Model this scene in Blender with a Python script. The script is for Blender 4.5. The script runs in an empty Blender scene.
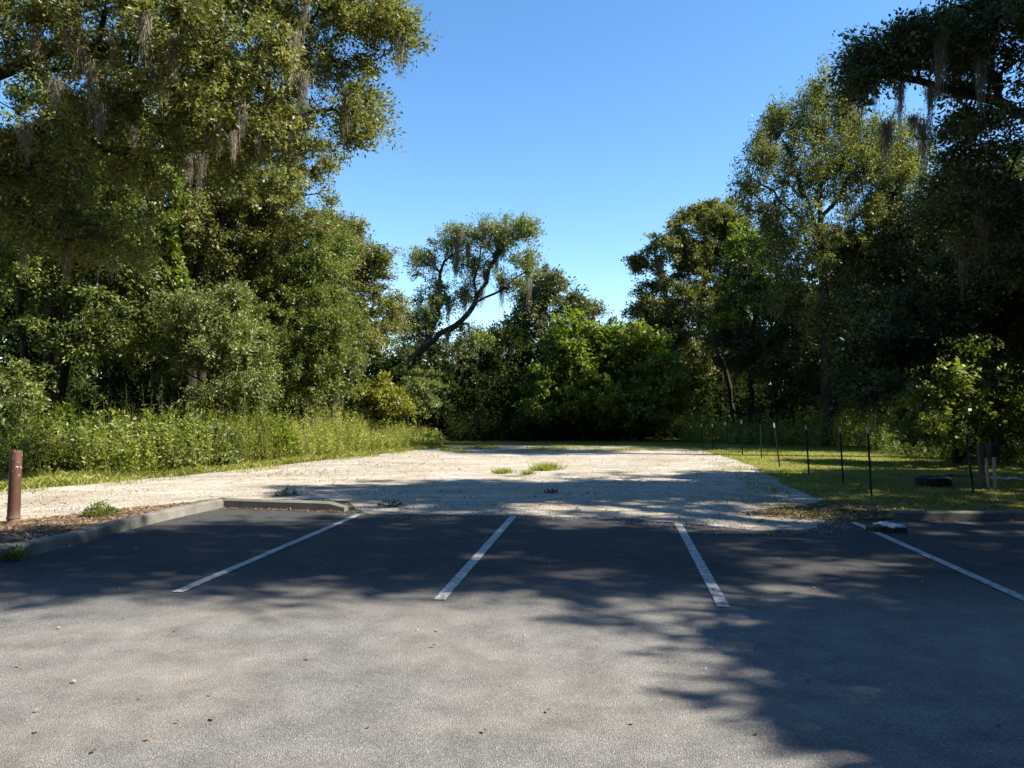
import bpy, math, random
import numpy as np
from mathutils import Vector

random.seed(7)
F, H, HZ = 750.0, 1.7, 408.0            # focal length in px, eye height, horizon row of a 1024x768 frame
scene = bpy.context.scene
COL = scene.collection
R = math.radians

def at(px, py, d):                      # world point seen at a pixel when it stands d metres ahead
    return np.array([(px-512)/F*d, d, H+(HZ-py)/F*d])
def gp(px, py, z=0.0):                  # point on the ground
    d = F*(H-z)/(py-HZ)
    return np.array([(px-512)/F*d, d, z])

# ---------------------------------------------------------------- nodes / materials
def new_mat(name):
    m = bpy.data.materials.new(name); m.use_nodes = True
    nt = m.node_tree; nt.nodes.clear()
    return m, nt
def N(nt, t, **kw):
    n = nt.nodes.new(t)
    for k, v in kw.items():
        if k in n.inputs: n.inputs[k].default_value = v
        else: setattr(n, k, v)
    return n
def ramp(nt, stops, fac=None, interp='LINEAR'):
    n = nt.nodes.new('ShaderNodeValToRGB'); cr = n.color_ramp; cr.interpolation = interp
    while len(cr.elements) > 1: cr.elements.remove(cr.elements[-1])
    for i, (p, c) in enumerate(stops):
        e = cr.elements[0] if i == 0 else cr.elements.new(p)
        e.position = p; e.color = (c[0], c[1], c[2], 1) if not isinstance(c, (int, float)) else (c, c, c, 1)
    if fac is not None: nt.links.new(fac, n.inputs[0])
    return n.outputs[0]
def noise(nt, scale, detail=4, rough=.6, vec=None, dist=0):
    n = N(nt, 'ShaderNodeTexNoise'); n.inputs['Scale'].default_value = scale
    n.inputs['Detail'].default_value = detail; n.inputs['Roughness'].default_value = rough
    n.inputs['Distortion'].default_value = dist
    nt.links.new(vec if vec is not None else coords(nt), n.inputs['Vector'])
    return n.outputs[0]
def voro(nt, scale, out=0, feature='F1'):
    n = N(nt, 'ShaderNodeTexVoronoi'); n.feature = feature
    n.inputs['Scale'].default_value = scale
    nt.links.new(coords(nt), n.inputs['Vector'])
    return n.outputs[out]
def coords(nt):
    for n in nt.nodes:
        if n.type == 'TEX_COORD': return n.outputs['Object']
    return nt.nodes.new('ShaderNodeTexCoord').outputs['Object']
def stretch(nt, sx, sy, sz):
    m = nt.nodes.new('ShaderNodeMapping'); m.inputs['Scale'].default_value = (sx, sy, sz)
    nt.links.new(coords(nt), m.inputs[0]); return m.outputs[0]
def mix(nt, a, b, fac, mode='MIX'):
    n = nt.nodes.new('ShaderNodeMix'); n.data_type = 'RGBA'; n.blend_type = mode
    for s, v in ((0, fac), (6, a), (7, b)):
        if hasattr(v, 'is_output'): nt.links.new(v, n.inputs[s])
        elif isinstance(v, (int, float)) and s: n.inputs[s].default_value = (v, v, v, 1)
        elif s: n.inputs[s].default_value = (v[0], v[1], v[2], 1)
        else: n.inputs[s].default_value = v
    return n.outputs[2]
def finish(nt, col, rough=.9, bump=None, bstr=.5, bdist=.01, spec=.3, metal=0):
    p = N(nt, 'ShaderNodeBsdfPrincipled')
    o = N(nt, 'ShaderNodeOutputMaterial')
    if hasattr(col, 'is_output'): nt.links.new(col, p.inputs['Base Color'])
    else: p.inputs['Base Color'].default_value = (*col, 1)
    if hasattr(rough, 'is_output'): nt.links.new(rough, p.inputs['Roughness'])
    else: p.inputs['Roughness'].default_value = rough
    p.inputs['Specular IOR Level'].default_value = spec
    p.inputs['Metallic'].default_value = metal
    if bump is not None:
        b = N(nt, 'ShaderNodeBump'); b.inputs['Strength'].default_value = bstr; b.inputs['Distance'].default_value = bdist
        nt.links.new(bump, b.inputs['Height']); nt.links.new(b.outputs[0], p.inputs['Normal'])
    nt.links.new(p.outputs[0], o.inputs[0])

def simple(name, a, b, scale=8, rough=.85, bump=.4, spec=.3, metal=0, bd=.01):
    m, nt = new_mat(name)
    n = noise(nt, scale, 5, .65)
    finish(nt, ramp(nt, [(.3, a), (.7, b)], n), rough, n, bump, bd, spec, metal)
    return m

def leaf_mat(name, dark, mid, light, transl=.35, tint=(1.25, 1.35, .5), gloss=.025):
    m, nt = new_mat(name)
    a = N(nt, 'ShaderNodeAttribute', attribute_name='v')
    c = ramp(nt, [(0, dark), (.5, mid), (1, light)], a.outputs['Fac'])
    d = N(nt, 'ShaderNodeBsdfDiffuse'); nt.links.new(c, d.inputs[0])
    t = N(nt, 'ShaderNodeBsdfTranslucent'); nt.links.new(mix(nt, c, tint, 1.0, 'MULTIPLY'), t.inputs[0])
    g = N(nt, 'ShaderNodeBsdfGlossy'); g.inputs['Roughness'].default_value = .5; g.inputs[0].default_value = (.9, .95, 1, 1)
    m1 = N(nt, 'ShaderNodeMixShader'); m1.inputs[0].default_value = transl
    nt.links.new(d.outputs[0], m1.inputs[1]); nt.links.new(t.outputs[0], m1.inputs[2])
    m2 = N(nt, 'ShaderNodeMixShader'); m2.inputs[0].default_value = gloss
    nt.links.new(m1.outputs[0], m2.inputs[1]); nt.links.new(g.outputs[0], m2.inputs[2])
    o = N(nt, 'ShaderNodeOutputMaterial'); nt.links.new(m2.outputs[0], o.inputs[0])
    return m

M = {}
M['leaf_oak'] = leaf_mat('live_oak_leaves', (.026, .038, .010), (.072, .088, .022), (.165, .170, .060), .28, gloss=.035)
M['leaf_olive'] = leaf_mat('olive_leaves', (.042, .052, .010), (.135, .142, .030), (.260, .250, .080), .42)
M['leaf_green'] = leaf_mat('fresh_green_leaves', (.044, .066, .011), (.118, .150, .026), (.220, .240, .058), .44)
M['leaf_bright'] = leaf_mat('bright_green_leaves', (.060, .090, .008), (.130, .175, .014), (.210, .255, .028), .50)
M['leaf_shade'] = leaf_mat('shade_darkened_leaves', (.010, .016, .006), (.024, .036, .012), (.050, .066, .020), .25, gloss=0)  # shade inside the wood put into the leaf colour itself
M['leaf_yellow'] = leaf_mat('yellow_green_leaves', (.110, .120, .015), (.200, .200, .025), (.300, .280, .045), .45)
M['leaf_grey'] = leaf_mat('grey_green_leaves', (.065, .088, .020), (.150, .180, .048), (.245, .270, .095), .38)
M['leaf_dark'] = leaf_mat('deep_green_leaves', (.020, .032, .011), (.046, .064, .020), (.090, .108, .036), .28, gloss=.025)
M['weed'] = leaf_mat('roadside_weed_leaves', (.110, .140, .022), (.260, .285, .050), (.400, .405, .120), .45)
M['grass'] = leaf_mat('grass_blades', (.110, .125, .020), (.220, .235, .036), (.350, .330, .080), .42, gloss=.03)
M['moss'] = leaf_mat('grey_hanging_moss', (.160, .138, .100), (.275, .242, .180), (.400, .360, .280), .35, (1, .95, .8), .0)
M['litter'] = leaf_mat('dry_fallen_leaves', (.070, .040, .022), (.170, .100, .055), (.360, .260, .160), .10, (1, .8, .5), .02)
M['straw'] = leaf_mat('dry_grass_stalks', (.12, .10, .045), (.22, .19, .09), (.36, .31, .17), .2, (1, .9, .6), .0)

# bark
m, nt = new_mat('furrowed_bark')
n = noise(nt, 9, 6, .7, stretch(nt, 1, 1, .22)); n2 = noise(nt, 1.3, 3)
c = mix(nt, ramp(nt, [(.32, (.014, .011, .008)), (.6, (.050, .041, .032)), (.8, (.100, .088, .070))], n), (.055, .065, .035), ramp(nt, [(.5, 0.0), (.7, .45)], n2))
finish(nt, c, .95, n, .9, .05, .15); M['bark'] = m

# asphalt: worn coarse aggregate, dust in faint sweeps
m, nt = new_mat('worn_asphalt')
sp = voro(nt, 150, 1); sd = voro(nt, 150, 0)
fine = noise(nt, 160, 3, .7); big = noise(nt, .35, 4, .55, stretch(nt, 1, 1.8, 1), .6); mid = noise(nt, 3.0, 5, .65)
stone = ramp(nt, [(0, (.092, .089, .085)), (.45, (.152, .146, .136)), (.8, (.212, .202, .186)), (1, (.330, .310, .280))], sp)
stone = mix(nt, stone, ramp(nt, [(.3, .62), (.7, 1.35)], fine), 1.0, 'MULTIPLY')
dust = mix(nt, stone, (.250, .220, .178), ramp(nt, [(.46, 0.0), (.74, .6)], big))
dust = mix(nt, dust, ramp(nt, [(.3, .72), (.7, 1.25)], mid), 1.0, 'MULTIPLY')
dust = mix(nt, dust, (.38, .36, .33), ramp(nt, [(.86, 0.0), (.93, .6)], noise(nt, 38, 2, .5)))
# tree shade on the stalls painted into the asphalt, darker and bluer
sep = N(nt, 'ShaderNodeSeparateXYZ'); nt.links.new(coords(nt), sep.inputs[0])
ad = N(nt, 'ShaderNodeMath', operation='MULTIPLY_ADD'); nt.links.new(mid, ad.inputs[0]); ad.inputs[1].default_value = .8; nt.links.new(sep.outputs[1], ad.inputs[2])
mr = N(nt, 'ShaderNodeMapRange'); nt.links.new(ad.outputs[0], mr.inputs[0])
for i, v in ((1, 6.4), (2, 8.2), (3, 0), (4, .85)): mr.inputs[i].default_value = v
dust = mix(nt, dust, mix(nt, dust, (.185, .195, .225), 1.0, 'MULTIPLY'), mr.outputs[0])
hb = N(nt, 'ShaderNodeMath', operation='ADD'); nt.links.new(sd, hb.inputs[0]); nt.links.new(fine, hb.inputs[1])
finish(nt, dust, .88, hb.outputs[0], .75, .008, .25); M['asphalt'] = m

# crushed limestone
m, nt = new_mat('crushed_limestone')
sp = voro(nt, 42, 1); sd = voro(nt, 42, 0)
fine = noise(nt, 70, 4, .75); big = noise(nt, .5, 5, .65, stretch(nt, 1, 1.2, 1)); mid = noise(nt, 2.4, 6, .7)
c = ramp(nt, [(0, (.30, .27, .22)), (.5, (.46, .42, .355)), (1, (.66, .62, .55))], sp)
c = mix(nt, c, ramp(nt, [(.3, .55), (.65, 1.2)], fine), 1.0, 'MULTIPLY')
c = mix(nt, c, (.33, .265, .175), ramp(nt, [(.42, 0.0), (.68, .75)], big))
c = mix(nt, c, (.13, .105, .070), ramp(nt, [(.56, 0.0), (.70, .8)], mid))
c = mix(nt, c, (.10, .08, .055), ramp(nt, [(.57, 0.0), (.66, .8)], noise(nt, 9, 5, .7, stretch(nt, .6, 1.3, 1))))
c = mix(nt, c, ramp(nt, [(.35, .72), (.6, 1.08)], noise(nt, .9, 6, .7, stretch(nt, .35, 1.6, 1), 1.2)), 1.0, 'MULTIPLY')
c = mix(nt, c, (.30, .25, .13), ramp(nt, [(.52, 0.0), (.66, .6)], noise(nt, 1.6, 7, .8)))
hb = N(nt, 'ShaderNodeMath', operation='ADD'); nt.links.new(sd, hb.inputs[0]); nt.links.new(fine, hb.inputs[1])
finish(nt, c, .95, hb.outputs[0], .9, .02, .15); M['gravel'] = m

# earth with thin grass and litter
m, nt = new_mat('woodland_soil')
n1 = noise(nt, 1.2, 6, .7); n2 = noise(nt, 22, 5, .75)
c = ramp(nt, [(.3, (.050, .038, .022)), (.5, (.100, .085, .045)), (.7, (.150, .130, .070))], n2)
c = mix(nt, c, (.085, .095, .028), ramp(nt, [(.42, 0.0), (.6, .75)], n1))
finish(nt, c, .97, n2, .9, .04, .1); M['soil'] = m
m, nt = new_mat('bark_mulch')
n1 = noise(nt, 30, 6, .8); n2 = noise(nt, 2, 4)
c = ramp(nt, [(.3, (.055, .032, .020)), (.5, (.190, .125, .080)), (.68, (.400, .310, .220))], n1)
c = mix(nt, c, (.42, .36, .27), ramp(nt, [(.5, 0.0), (.68, .7)], n2))
finish(nt, c, .97, n1, 1, .03, .1); M['mulch'] = m
m, nt = new_mat('mown_lawn')
n1 = noise(nt, .9, 5, .7); n2 = noise(nt, 30, 5, .8)
c = ramp(nt, [(.3, (.080, .090, .020)), (.55, (.185, .190, .036)), (.75, (.290, .270, .075))], n2)
c = mix(nt, c, (.150, .115, .060), ramp(nt, [(.5, 0.0), (.68, .8)], n1))
finish(nt, c, .97, n2, .9, .04, .1); M['lawn'] = m
m, nt = new_mat('weathered_concrete')
n1 = noise(nt, 2.2, 6, .7); n2 = noise(nt, 60, 4, .7)
c = ramp(nt, [(.3, (.10, .094, .08)), (.6, (.19, .178, .152)), (.8, (.28, .26, .225))], n1)
c = mix(nt, c, ramp(nt, [(.3, .65), (.7, 1.15)], n2), 1.0, 'MULTIPLY')
c = mix(nt, c, (.10, .095, .075), ramp(nt, [(.56, 0.0), (.72, .8)], noise(nt, 4.5, 6, .75)))
finish(nt, c, .93, n2, .6, .01, .2); M['concrete'] = m
m, nt = new_mat('worn_line_paint')
n1 = noise(nt, 14, 6, .75); n2 = noise(nt, 130, 3, .7)
c = mix(nt, (.42, .42, .40), ramp(nt, [(.3, .6), (.65, 1.1)], n2), 1.0, 'MULTIPLY')
c = mix(nt, c, (.10, .098, .095), ramp(nt, [(.50, 0.0), (.60, .8)], n1))
finish(nt, c, .8, n2, .5, .006, .3); M['paint'] = m
m, nt = new_mat('brown_painted_steel')
c = ramp(nt, [(.3, (.050, .021, .013)), (.7, (.085, .037, .024))], noise(nt, 12, 5, .6))
sep = N(nt, 'ShaderNodeSeparateXYZ'); nt.links.new(coords(nt), sep.inputs[0])
c = mix(nt, c, (.42, .34, .28), mix(nt, 0, ramp(nt, [(.62, 0.0), (.66, 1.0)], noise(nt, 26, 3, .6)), ramp(nt, [(.66, 0.0), (.76, 1.0)], sep.outputs[2])))
c = mix(nt, c, (.16, .11, .08), ramp(nt, [(.06, .8), (.2, 0.0)], sep.outputs[2]))
finish(nt, c, .6, noise(nt, 40, 3), .2, .004, .35); M['brown'] = m
M['steel_green'] = simple('dark_green_post_paint', (.010, .014, .012), (.025, .030, .026), 20, .6)
M['white'] = simple('white_tip_paint', (.50, .50, .48), (.70, .70, .67), 20, .6, .2)
M['rubber'] = simple('old_tyre_rubber', (.012, .012, .013), (.045, .043, .042), 20, .85)
M['wood'] = simple('weathered_grey_wood', (.06, .048, .036), (.15, .125, .10), 14, .95, .7)
M['pvc'] = simple('pale_conduit', (.36, .33, .28), (.52, .49, .43), 9, .6, .2)
M['black'] = simple('black_enclosure', (.010, .010, .011), (.028, .027, .028), 9, .55, .2)
M['tin'] = simple('faded_blue_grey_plastic', (.24, .30, .34), (.46, .51, .54), 9, .6, .5)
M['rust'] = simple('dirty_brown_underside', (.045, .032, .024), (.16, .11, .08), 22, .95, .8)
M['stone'] = simple('loose_limestone', (.30, .27, .22), (.60, .56, .49), 60, .95, .5)

# ---------------------------------------------------------------- mesh helpers
def mesh_np(name, V, Q, mat, parent=None, smooth=False, attr=None, k=None):
    """V (n,3), Q (m,k) one face size"""
    V = np.ascontiguousarray(V, dtype=np.float32); Q = np.ascontiguousarray(Q, dtype=np.int32)
    k = Q.shape[1]
    me = bpy.data.meshes.new(name)
    me.vertices.add(len(V)); me.vertices.foreach_set('co', V.ravel())
    me.loops.add(Q.size); me.loops.foreach_set('vertex_index', Q.ravel())
    me.polygons.add(len(Q)); me.polygons.foreach_set('loop_start', np.arange(0, Q.size, k, dtype=np.int32))
    if smooth: me.polygons.foreach_set('use_smooth', np.ones(len(Q), dtype=bool))
    if attr is not None:
        a = me.attributes.new('v', 'FLOAT', 'FACE'); a.data.foreach_set('value', np.ascontiguousarray(attr, dtype=np.float32))
    me.update(calc_edges=True)
    me.materials.append(mat)
    o = bpy.data.objects.new(name, me); COL.objects.link(o)
    if parent is not None: o.parent = parent
    return o
def empty(name, loc, label, cat, group=None):
    o = bpy.data.objects.new(name, None); COL.objects.link(o); o.location = tuple(float(x) for x in loc)
    o.empty_display_size = .2
    return tag(o, label, cat, group)
def tag(o, label=None, cat=None, group=None, kind=None):
    for k, v in (('label', label), ('category', cat), ('group', group), ('kind', kind)):
        if v: o[k] = v
    return o

class MB:
    def __init__(s): s.v = []; s.f = []
    def add(s, vs, fs):
        b = len(s.v); s.v += [tuple(map(float, p)) for p in vs]; s.f += [[b+i for i in f] for f in fs]
    def box(s, c, d, rz=0, tilt=(0, 0)):
        x, y, z = [q/2 for q in d]
        pts = []
        for sx, sy, sz in ((-1,-1,-1),(1,-1,-1),(1,1,-1),(-1,1,-1),(-1,-1,1),(1,-1,1),(1,1,1),(-1,1,1)):
            p = Vector((sx*x, sy*y, sz*z)); p.x += tilt[0]*p.z; p.y += tilt[1]*p.z
            cr, sr = math.cos(rz), math.sin(rz)
            pts.append((c[0]+p.x*cr-p.y*sr, c[1]+p.x*sr+p.y*cr, c[2]+p.z))
        s.add(pts, [(0,3,2,1),(4,5,6,7),(0,1,5,4),(1,2,6,5),(2,3,7,6),(3,0,4,7)])
    def lathe(s, prof, n=24, c=(0,0,0), lean=(0,0), closed=False):
        base = len(s.v)
        for r, z in prof:
            for i in range(n):
                a = 2*math.pi*i/n
                s.v.append((c[0]+r*math.cos(a)+lean[0]*z, c[1]+r*math.sin(a)+lean[1]*z, c[2]+z))
        m = len(prof)
        for j in range(m if closed else m-1):
            for i in range(n):
                a, b = base+j*n, base+((j+1) % m)*n
                s.f.append([a+i, a+(i+1) % n, b+(i+1) % n, b+i])
        if not closed:
            s.f.append([base+i for i in range(n)][::-1]); s.f.append([base+(m-1)*n+i for i in range(n)])
    def build(s, name, mat, parent=None, bevel=0, smooth=False):
        me = bpy.data.meshes.new(name); me.from_pydata(s.v, [], s.f); me.update(); me.materials.append(mat)
        o = bpy.data.objects.new(name, me); COL.objects.link(o)
        if parent is not None: o.parent = parent
        if smooth:
            me.polygons.foreach_set('use_smooth', [True]*len(me.polygons)); me.set_sharp_from_angle(angle=R(35))
        if bevel:
            b = o.modifiers.new('bevel', 'BEVEL'); b.width = bevel; b.segments = 2; b.limit_method = 'ANGLE'
        return o

def vnoise(p, seed=0):                # cheap smooth 2D value noise, p (...,2)
    p = np.asarray(p, float); i = np.floor(p).astype(int); f = p-i; f = f*f*(3-2*f)
    def h(a, b):
        x = np.sin(a*127.1+b*311.7+seed*74.7)*43758.5453
        return x-np.floor(x)
    a, b = i[..., 0], i[..., 1]
    return (h(a, b)*(1-f[..., 0])+h(a+1, b)*f[..., 0])*(1-f[..., 1])+(h(a, b+1)*(1-f[..., 0])+h(a+1, b+1)*f[..., 0])*f[..., 1]
def inpoly(P, poly):
    x, y = P[:, 0], P[:, 1]; ins = np.zeros(len(P), bool); n = len(poly)
    for i in range(n):
        x1, y1 = poly[i][:2]; x2, y2 = poly[(i+1) % n][:2]
        if y1 == y2: continue
        c = ((y1 > y) != (y2 > y)) & (x < (x2-x1)*(y-y1)/(y2-y1)+x1); ins ^= c
    return ins

def quads(P, D, U, L, W, fold=0):
    """diamond leaves at P along D, across U"""
    n = len(P); L = np.asarray(L)[:, None]; W = np.asarray(W)[:, None]
    V = np.empty((n, 4, 3)); V[:, 0] = P; V[:, 1] = P+D*L*.45+U*W*.5; V[:, 2] = P+D*L; V[:, 3] = P+D*L*.45-U*W*.5
    return V.reshape(-1, 3), np.arange(n*4).reshape(n, 4)
def unit(a): return a/np.maximum(np.linalg.norm(a, axis=-1, keepdims=True), 1e-6)
def leaf_frames(rng, n, out, up=.5, droop=.15):
    D = unit(rng.normal(size=(n, 3))*.8+out-np.array([0, 0, droop]))
    Nn = unit(rng.normal(size=(n, 3))*.65+np.array([0, 0, up])+out*.5)
    U = unit(np.cross(Nn, D)); return D, U

# ---------------------------------------------------------------- wood skeletons
def smooth_poly(pts, step):
    pts = [np.array(p, float) for p in pts]
    if len(pts) < 3:
        a, b = pts[0], pts[-1]; n = max(2, int(np.linalg.norm(b-a)/step)); return [a+(b-a)*i/n for i in range(n+1)]
    out = []; q = [2*pts[0]-pts[1]]+pts+[2*pts[-1]-pts[-2]]
    for i in range(1, len(q)-2):
        n = max(1, int(np.linalg.norm(q[i+1]-q[i])/step))
        for k in range(n):
            t = k/n; a, b, c, d = q[i-1], q[i], q[i+1], q[i+2]
            out.append(.5*((2*b)+(-a+c)*t+(2*a-5*b+4*c-d)*t*t+(-a+3*b-3*c+d)*t**3))
    out.append(pts[-1]); return out

class Skel:
    def __init__(s, rng): s.p = []; s.par = []; s.rng = rng; s.w = []
    def line(s, pts, parent=-1, step=.5, jit=.04):
        for i, q in enumerate(smooth_poly(pts, step)):
            if i == 0 and parent >= 0: last = parent; continue
            s.p.append(np.array(q)+(s.rng.normal(size=3)*jit if i else 0)); s.par.append(parent if i == 0 else last); s.w.append(0.)
            last = len(s.p)-1
        return last
    def nearest(s, q):
        a = np.array(s.p); return int(np.argmin(np.linalg.norm(a-np.array(q), axis=1)))
    def limb(s, pts, step=.5, jit=.06):
        return s.line(pts, s.nearest(pts[0]), step, jit)
    def connect(s, C, cone=.25):
        """join cluster centres by branches, nearest first, favouring steep short routes"""
        base = np.array(s.p); d0 = np.array([np.min(np.linalg.norm(base-c, axis=1)) for c in C])
        cap = len(s.p)+len(C)*14; A = np.zeros((cap, 3)); A[:len(s.p)] = s.p
        pl = np.zeros(cap)
        for i, pa in enumerate(s.par): pl[i] = 0 if pa < 0 else pl[pa]+np.linalg.norm(s.p[i]-s.p[pa])
        tips = []
        for ci in np.argsort(d0):
            c = C[ci]; n = len(s.p); v = c-A[:n]; d = np.linalg.norm(v, axis=1)
            cost = d+pl[:n]*.18+np.maximum(0, -v[:, 2])*.9
            j = int(np.argmin(cost)); dj = d[j]; k = max(1, min(12, int(dj/.55)))
            par = s.par[j]; dirp = unit(s.p[j]-s.p[par]) if par >= 0 else np.array([0, 0, 1.])
            a = s.p[j]; ctrl = a+dirp*dj*.35+np.array([0, 0, dj*.08]); last = j
            for q in range(1, k+1):
                t = q/k; pt = a*(1-t)**2+2*ctrl*t*(1-t)+c*t*t+s.rng.normal(size=3)*.05*dj*(t*(1-t))*1.6
                s.p.append(pt); s.par.append(last); s.w.append(0.); m = len(s.p)-1
                A[m] = pt; pl[m] = pl[last]+dj/k; last = m
            s.w[last] += 1; tips.append(last)
        return tips
    def radii(s, tip=.012, expo=2.3, base=None):
        n = len(s.p); acc = np.array(s.w)*tip**expo
        acc = np.maximum(acc, 1e-9)
        kids = [[] for _ in range(n)]
        for i in range(n-1, -1, -1):
            if not kids[i] and s.w[i] == 0: acc[i] = tip**expo
            if s.par[i] >= 0: acc[s.par[i]] += acc[i]; kids[s.par[i]].append(i)
        r = acc**(1/expo); r = np.maximum(r, tip*.8)
        if base: r *= 1+(base/r[0]-1)*np.clip(r/r[0], 0, 1)**.5
        return r, kids
    def wood(s, sides=7, tip=.012, base=None):
        r, kids = s.radii(tip, base=base)
        P = np.array(s.p); par = np.array(s.par); n = len(P)
        main = np.full(n, -1)
        for i, k in enumerate(kids):
            if k: main[i] = max(k, key=lambda q: r[q])
        T = np.zeros((n, 3))
        for i in range(n):
            t = np.zeros(3)
            if par[i] >= 0: t += unit(P[i]-P[par[i]])
            if main[i] >= 0: t += unit(P[main[i]]-P[i])
            T[i] = unit(t) if np.linalg.norm(t) > 0 else (0, 0, 1)
        z = P[:, 2]-P[0, 2]; r = r*(1+.55*np.exp(-np.maximum(z, 0)/.45)*(r > .35*r[0]))
        idx = np.where(par >= 0)[0]; pi = par[idx]
        ismain = main[pi] == idx
        own = unit(P[idx]-P[pi])
        T0 = np.where(ismain[:, None], T[pi], own); r0 = np.where(ismain, r[pi], np.minimum(r[pi], r[idx]*1.25)); T1 = T[idx]; r1 = r[idx]
        ang = np.arange(sides)*2*math.pi/sides
        def ring(c, t, rr):
            ref = np.where(np.abs(t[:, 2:3]) > .95, np.array([[1., 0, 0]]), np.array([[0, 0, 1.]]))
            ref = np.broadcast_to(np.array([[.31, .95, .05]]), t.shape)
            u = unit(np.cross(t, ref)); v = np.cross(t, u)
            return c[:, None]+rr[:, None, None]*(np.cos(ang)[None, :, None]*u[:, None]+np.sin(ang)[None, :, None]*v[:, None])
        A = ring(P[pi], T0, r0); B = ring(P[idx], T1, r1); m = len(idx)
        V = np.concatenate([A, B], 1).reshape(-1, 3)
        k = np.arange(sides); q = np.stack([k, (k+1) % sides, (k+1) % sides+sides, k+sides], 1)
        return V, (q[None]+(np.arange(m)*2*sides)[:, None, None]).reshape(-1, 4)

def foliage(rng, C, rc, per, L, flat=.65, twigs=8, up=.5, droop=.15, centre=None, W=.45):
    """leaf clumps: each clump is a spray of twigs with leaves along them"""
    V, Q, A, TV = [], [], [], []
    nC = len(C); n = nC*per
    if centre is None: centre = C.mean(0)
    outc = unit(C-centre)
    tw = unit(rng.normal(size=(nC, twigs, 3))+outc[:, None]*.8+np.array([0, 0, .15])); tw[..., 2] *= flat
    tl = rc[:, None]*rng.uniform(.55, 1.45, (nC, twigs))
    ci = np.repeat(np.arange(nC), per); ti = rng.integers(0, twigs, n)
    t = rng.random(n)**.7
    d = tw[ci, ti]; ln = tl[ci, ti]
    P = C[ci]+d*(ln*t)[:, None]+rng.normal(size=(n, 3))*(.13*rc[ci])[:, None]
    P[:, 2] -= droop*(t**2)*ln*.8
    D, U = leaf_frames(rng, n, d*.9, up, droop)
    sz = L*rng.uniform(.45, 1.6, n)
    V, Q = quads(P, D, U, sz, sz*W)
    var = np.clip(.5+.20*rng.normal(size=n)+(.16*rng.normal(size=nC))[ci], 0, 1)
    # fine twigs
    s = C[:, None]+np.zeros((nC, twigs, 3)); e = s+tw*tl[..., None]
    return V, Q, var, s.reshape(-1, 3), e.reshape(-1, 3)
def twig_mesh(S, E, r=.006):
    d = unit(E-S); u = unit(np.cross(d, np.array([.3, .2, 1.]))); w = np.cross(d, u); n = len(S)
    V = np.empty((n, 6, 3))
    for i in range(3):
        a = i*2.0944; o = (math.cos(a)*u+math.sin(a)*w)*r
        V[:, i] = S+o; V[:, 3+i] = E+o*.3
    q = np.array([[0, 1, 4, 3], [1, 2, 5, 4], [2, 0, 3, 5]])
    return V.reshape(-1, 3), (q[None]+(np.arange(n)*6)[:, None, None]).reshape(-1, 4)

def blob_points(rng, blobs, shell=.42):
    out = []
    for (c, r, n) in blobs:
        d = unit(rng.normal(size=(n, 3))); rad = rng.random(n)**shell
        lump = 1+.28*(vnoise(np.stack([np.arctan2(d[:, 1], d[:, 0])*1.6, d[:, 2]*2.4], 1)+c[0]*3.1)-.5)*2
        out.append(np.array(c)+d*np.array(r)*(rad*lump)[:, None])
    C = np.concatenate(out); C[:, 2] = np.maximum(C[:, 2], .35); return C

MOSS = []
def moss_meshes():
    for k in range(6):
        rng = np.random.default_rng(50+k); P0 = []; V = []; Q = []
        ns = 130; Lm = rng.uniform(.7, 1.0)
        for i in range(ns):
            ox = rng.normal()*.085; oy = rng.normal()*.06; L = Lm*rng.uniform(.12, 1)**1.3*math.exp(-(ox/.16)**2)+.08
            segs = 8; x, y, z = ox, oy, rng.uniform(-.12, .06); w = rng.uniform(.004, .009)
            a = rng.uniform(0, 3.14); ux, uy = math.cos(a), math.sin(a); base = len(V)
            for s in range(segs+1):
                t = s/segs; ww = w*(1-t*.7)
                V.append((x-ux*ww, y-uy*ww, z)); V.append((x+ux*ww, y+uy*ww, z))
                z -= L/segs*rng.uniform(.5, 1.4); x += rng.normal()*.020-x*.10; y += rng.normal()*.020-y*.10
            for s in range(segs): b = base+2*s; Q.append((b, b+1, b+3, b+2))
        me_o = mesh_np('hanging_moss', np.array(V), np.array(Q), M['moss'], attr=rng.random(len(Q)))
        MOSS.append(me_o.data); bpy.data.objects.remove(me_o)
moss_meshes()

def add_moss(parent, pts, rng, size=1.0):
    o0 = np.array(parent.location)
    for p in pts:
        o = bpy.data.objects.new('hanging_moss', MOSS[rng.integers(0, 6)]); COL.objects.link(o); o.parent = parent
        o.location = tuple(np.array(p)-o0); o.rotation_euler = (0, 0, rng.uniform(0, 6.28))
        s = size*rng.uniform(.6, 1.5); o.scale = (s*rng.uniform(.8, 1.3), s, s*rng.uniform(.8, 1.5))

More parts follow.
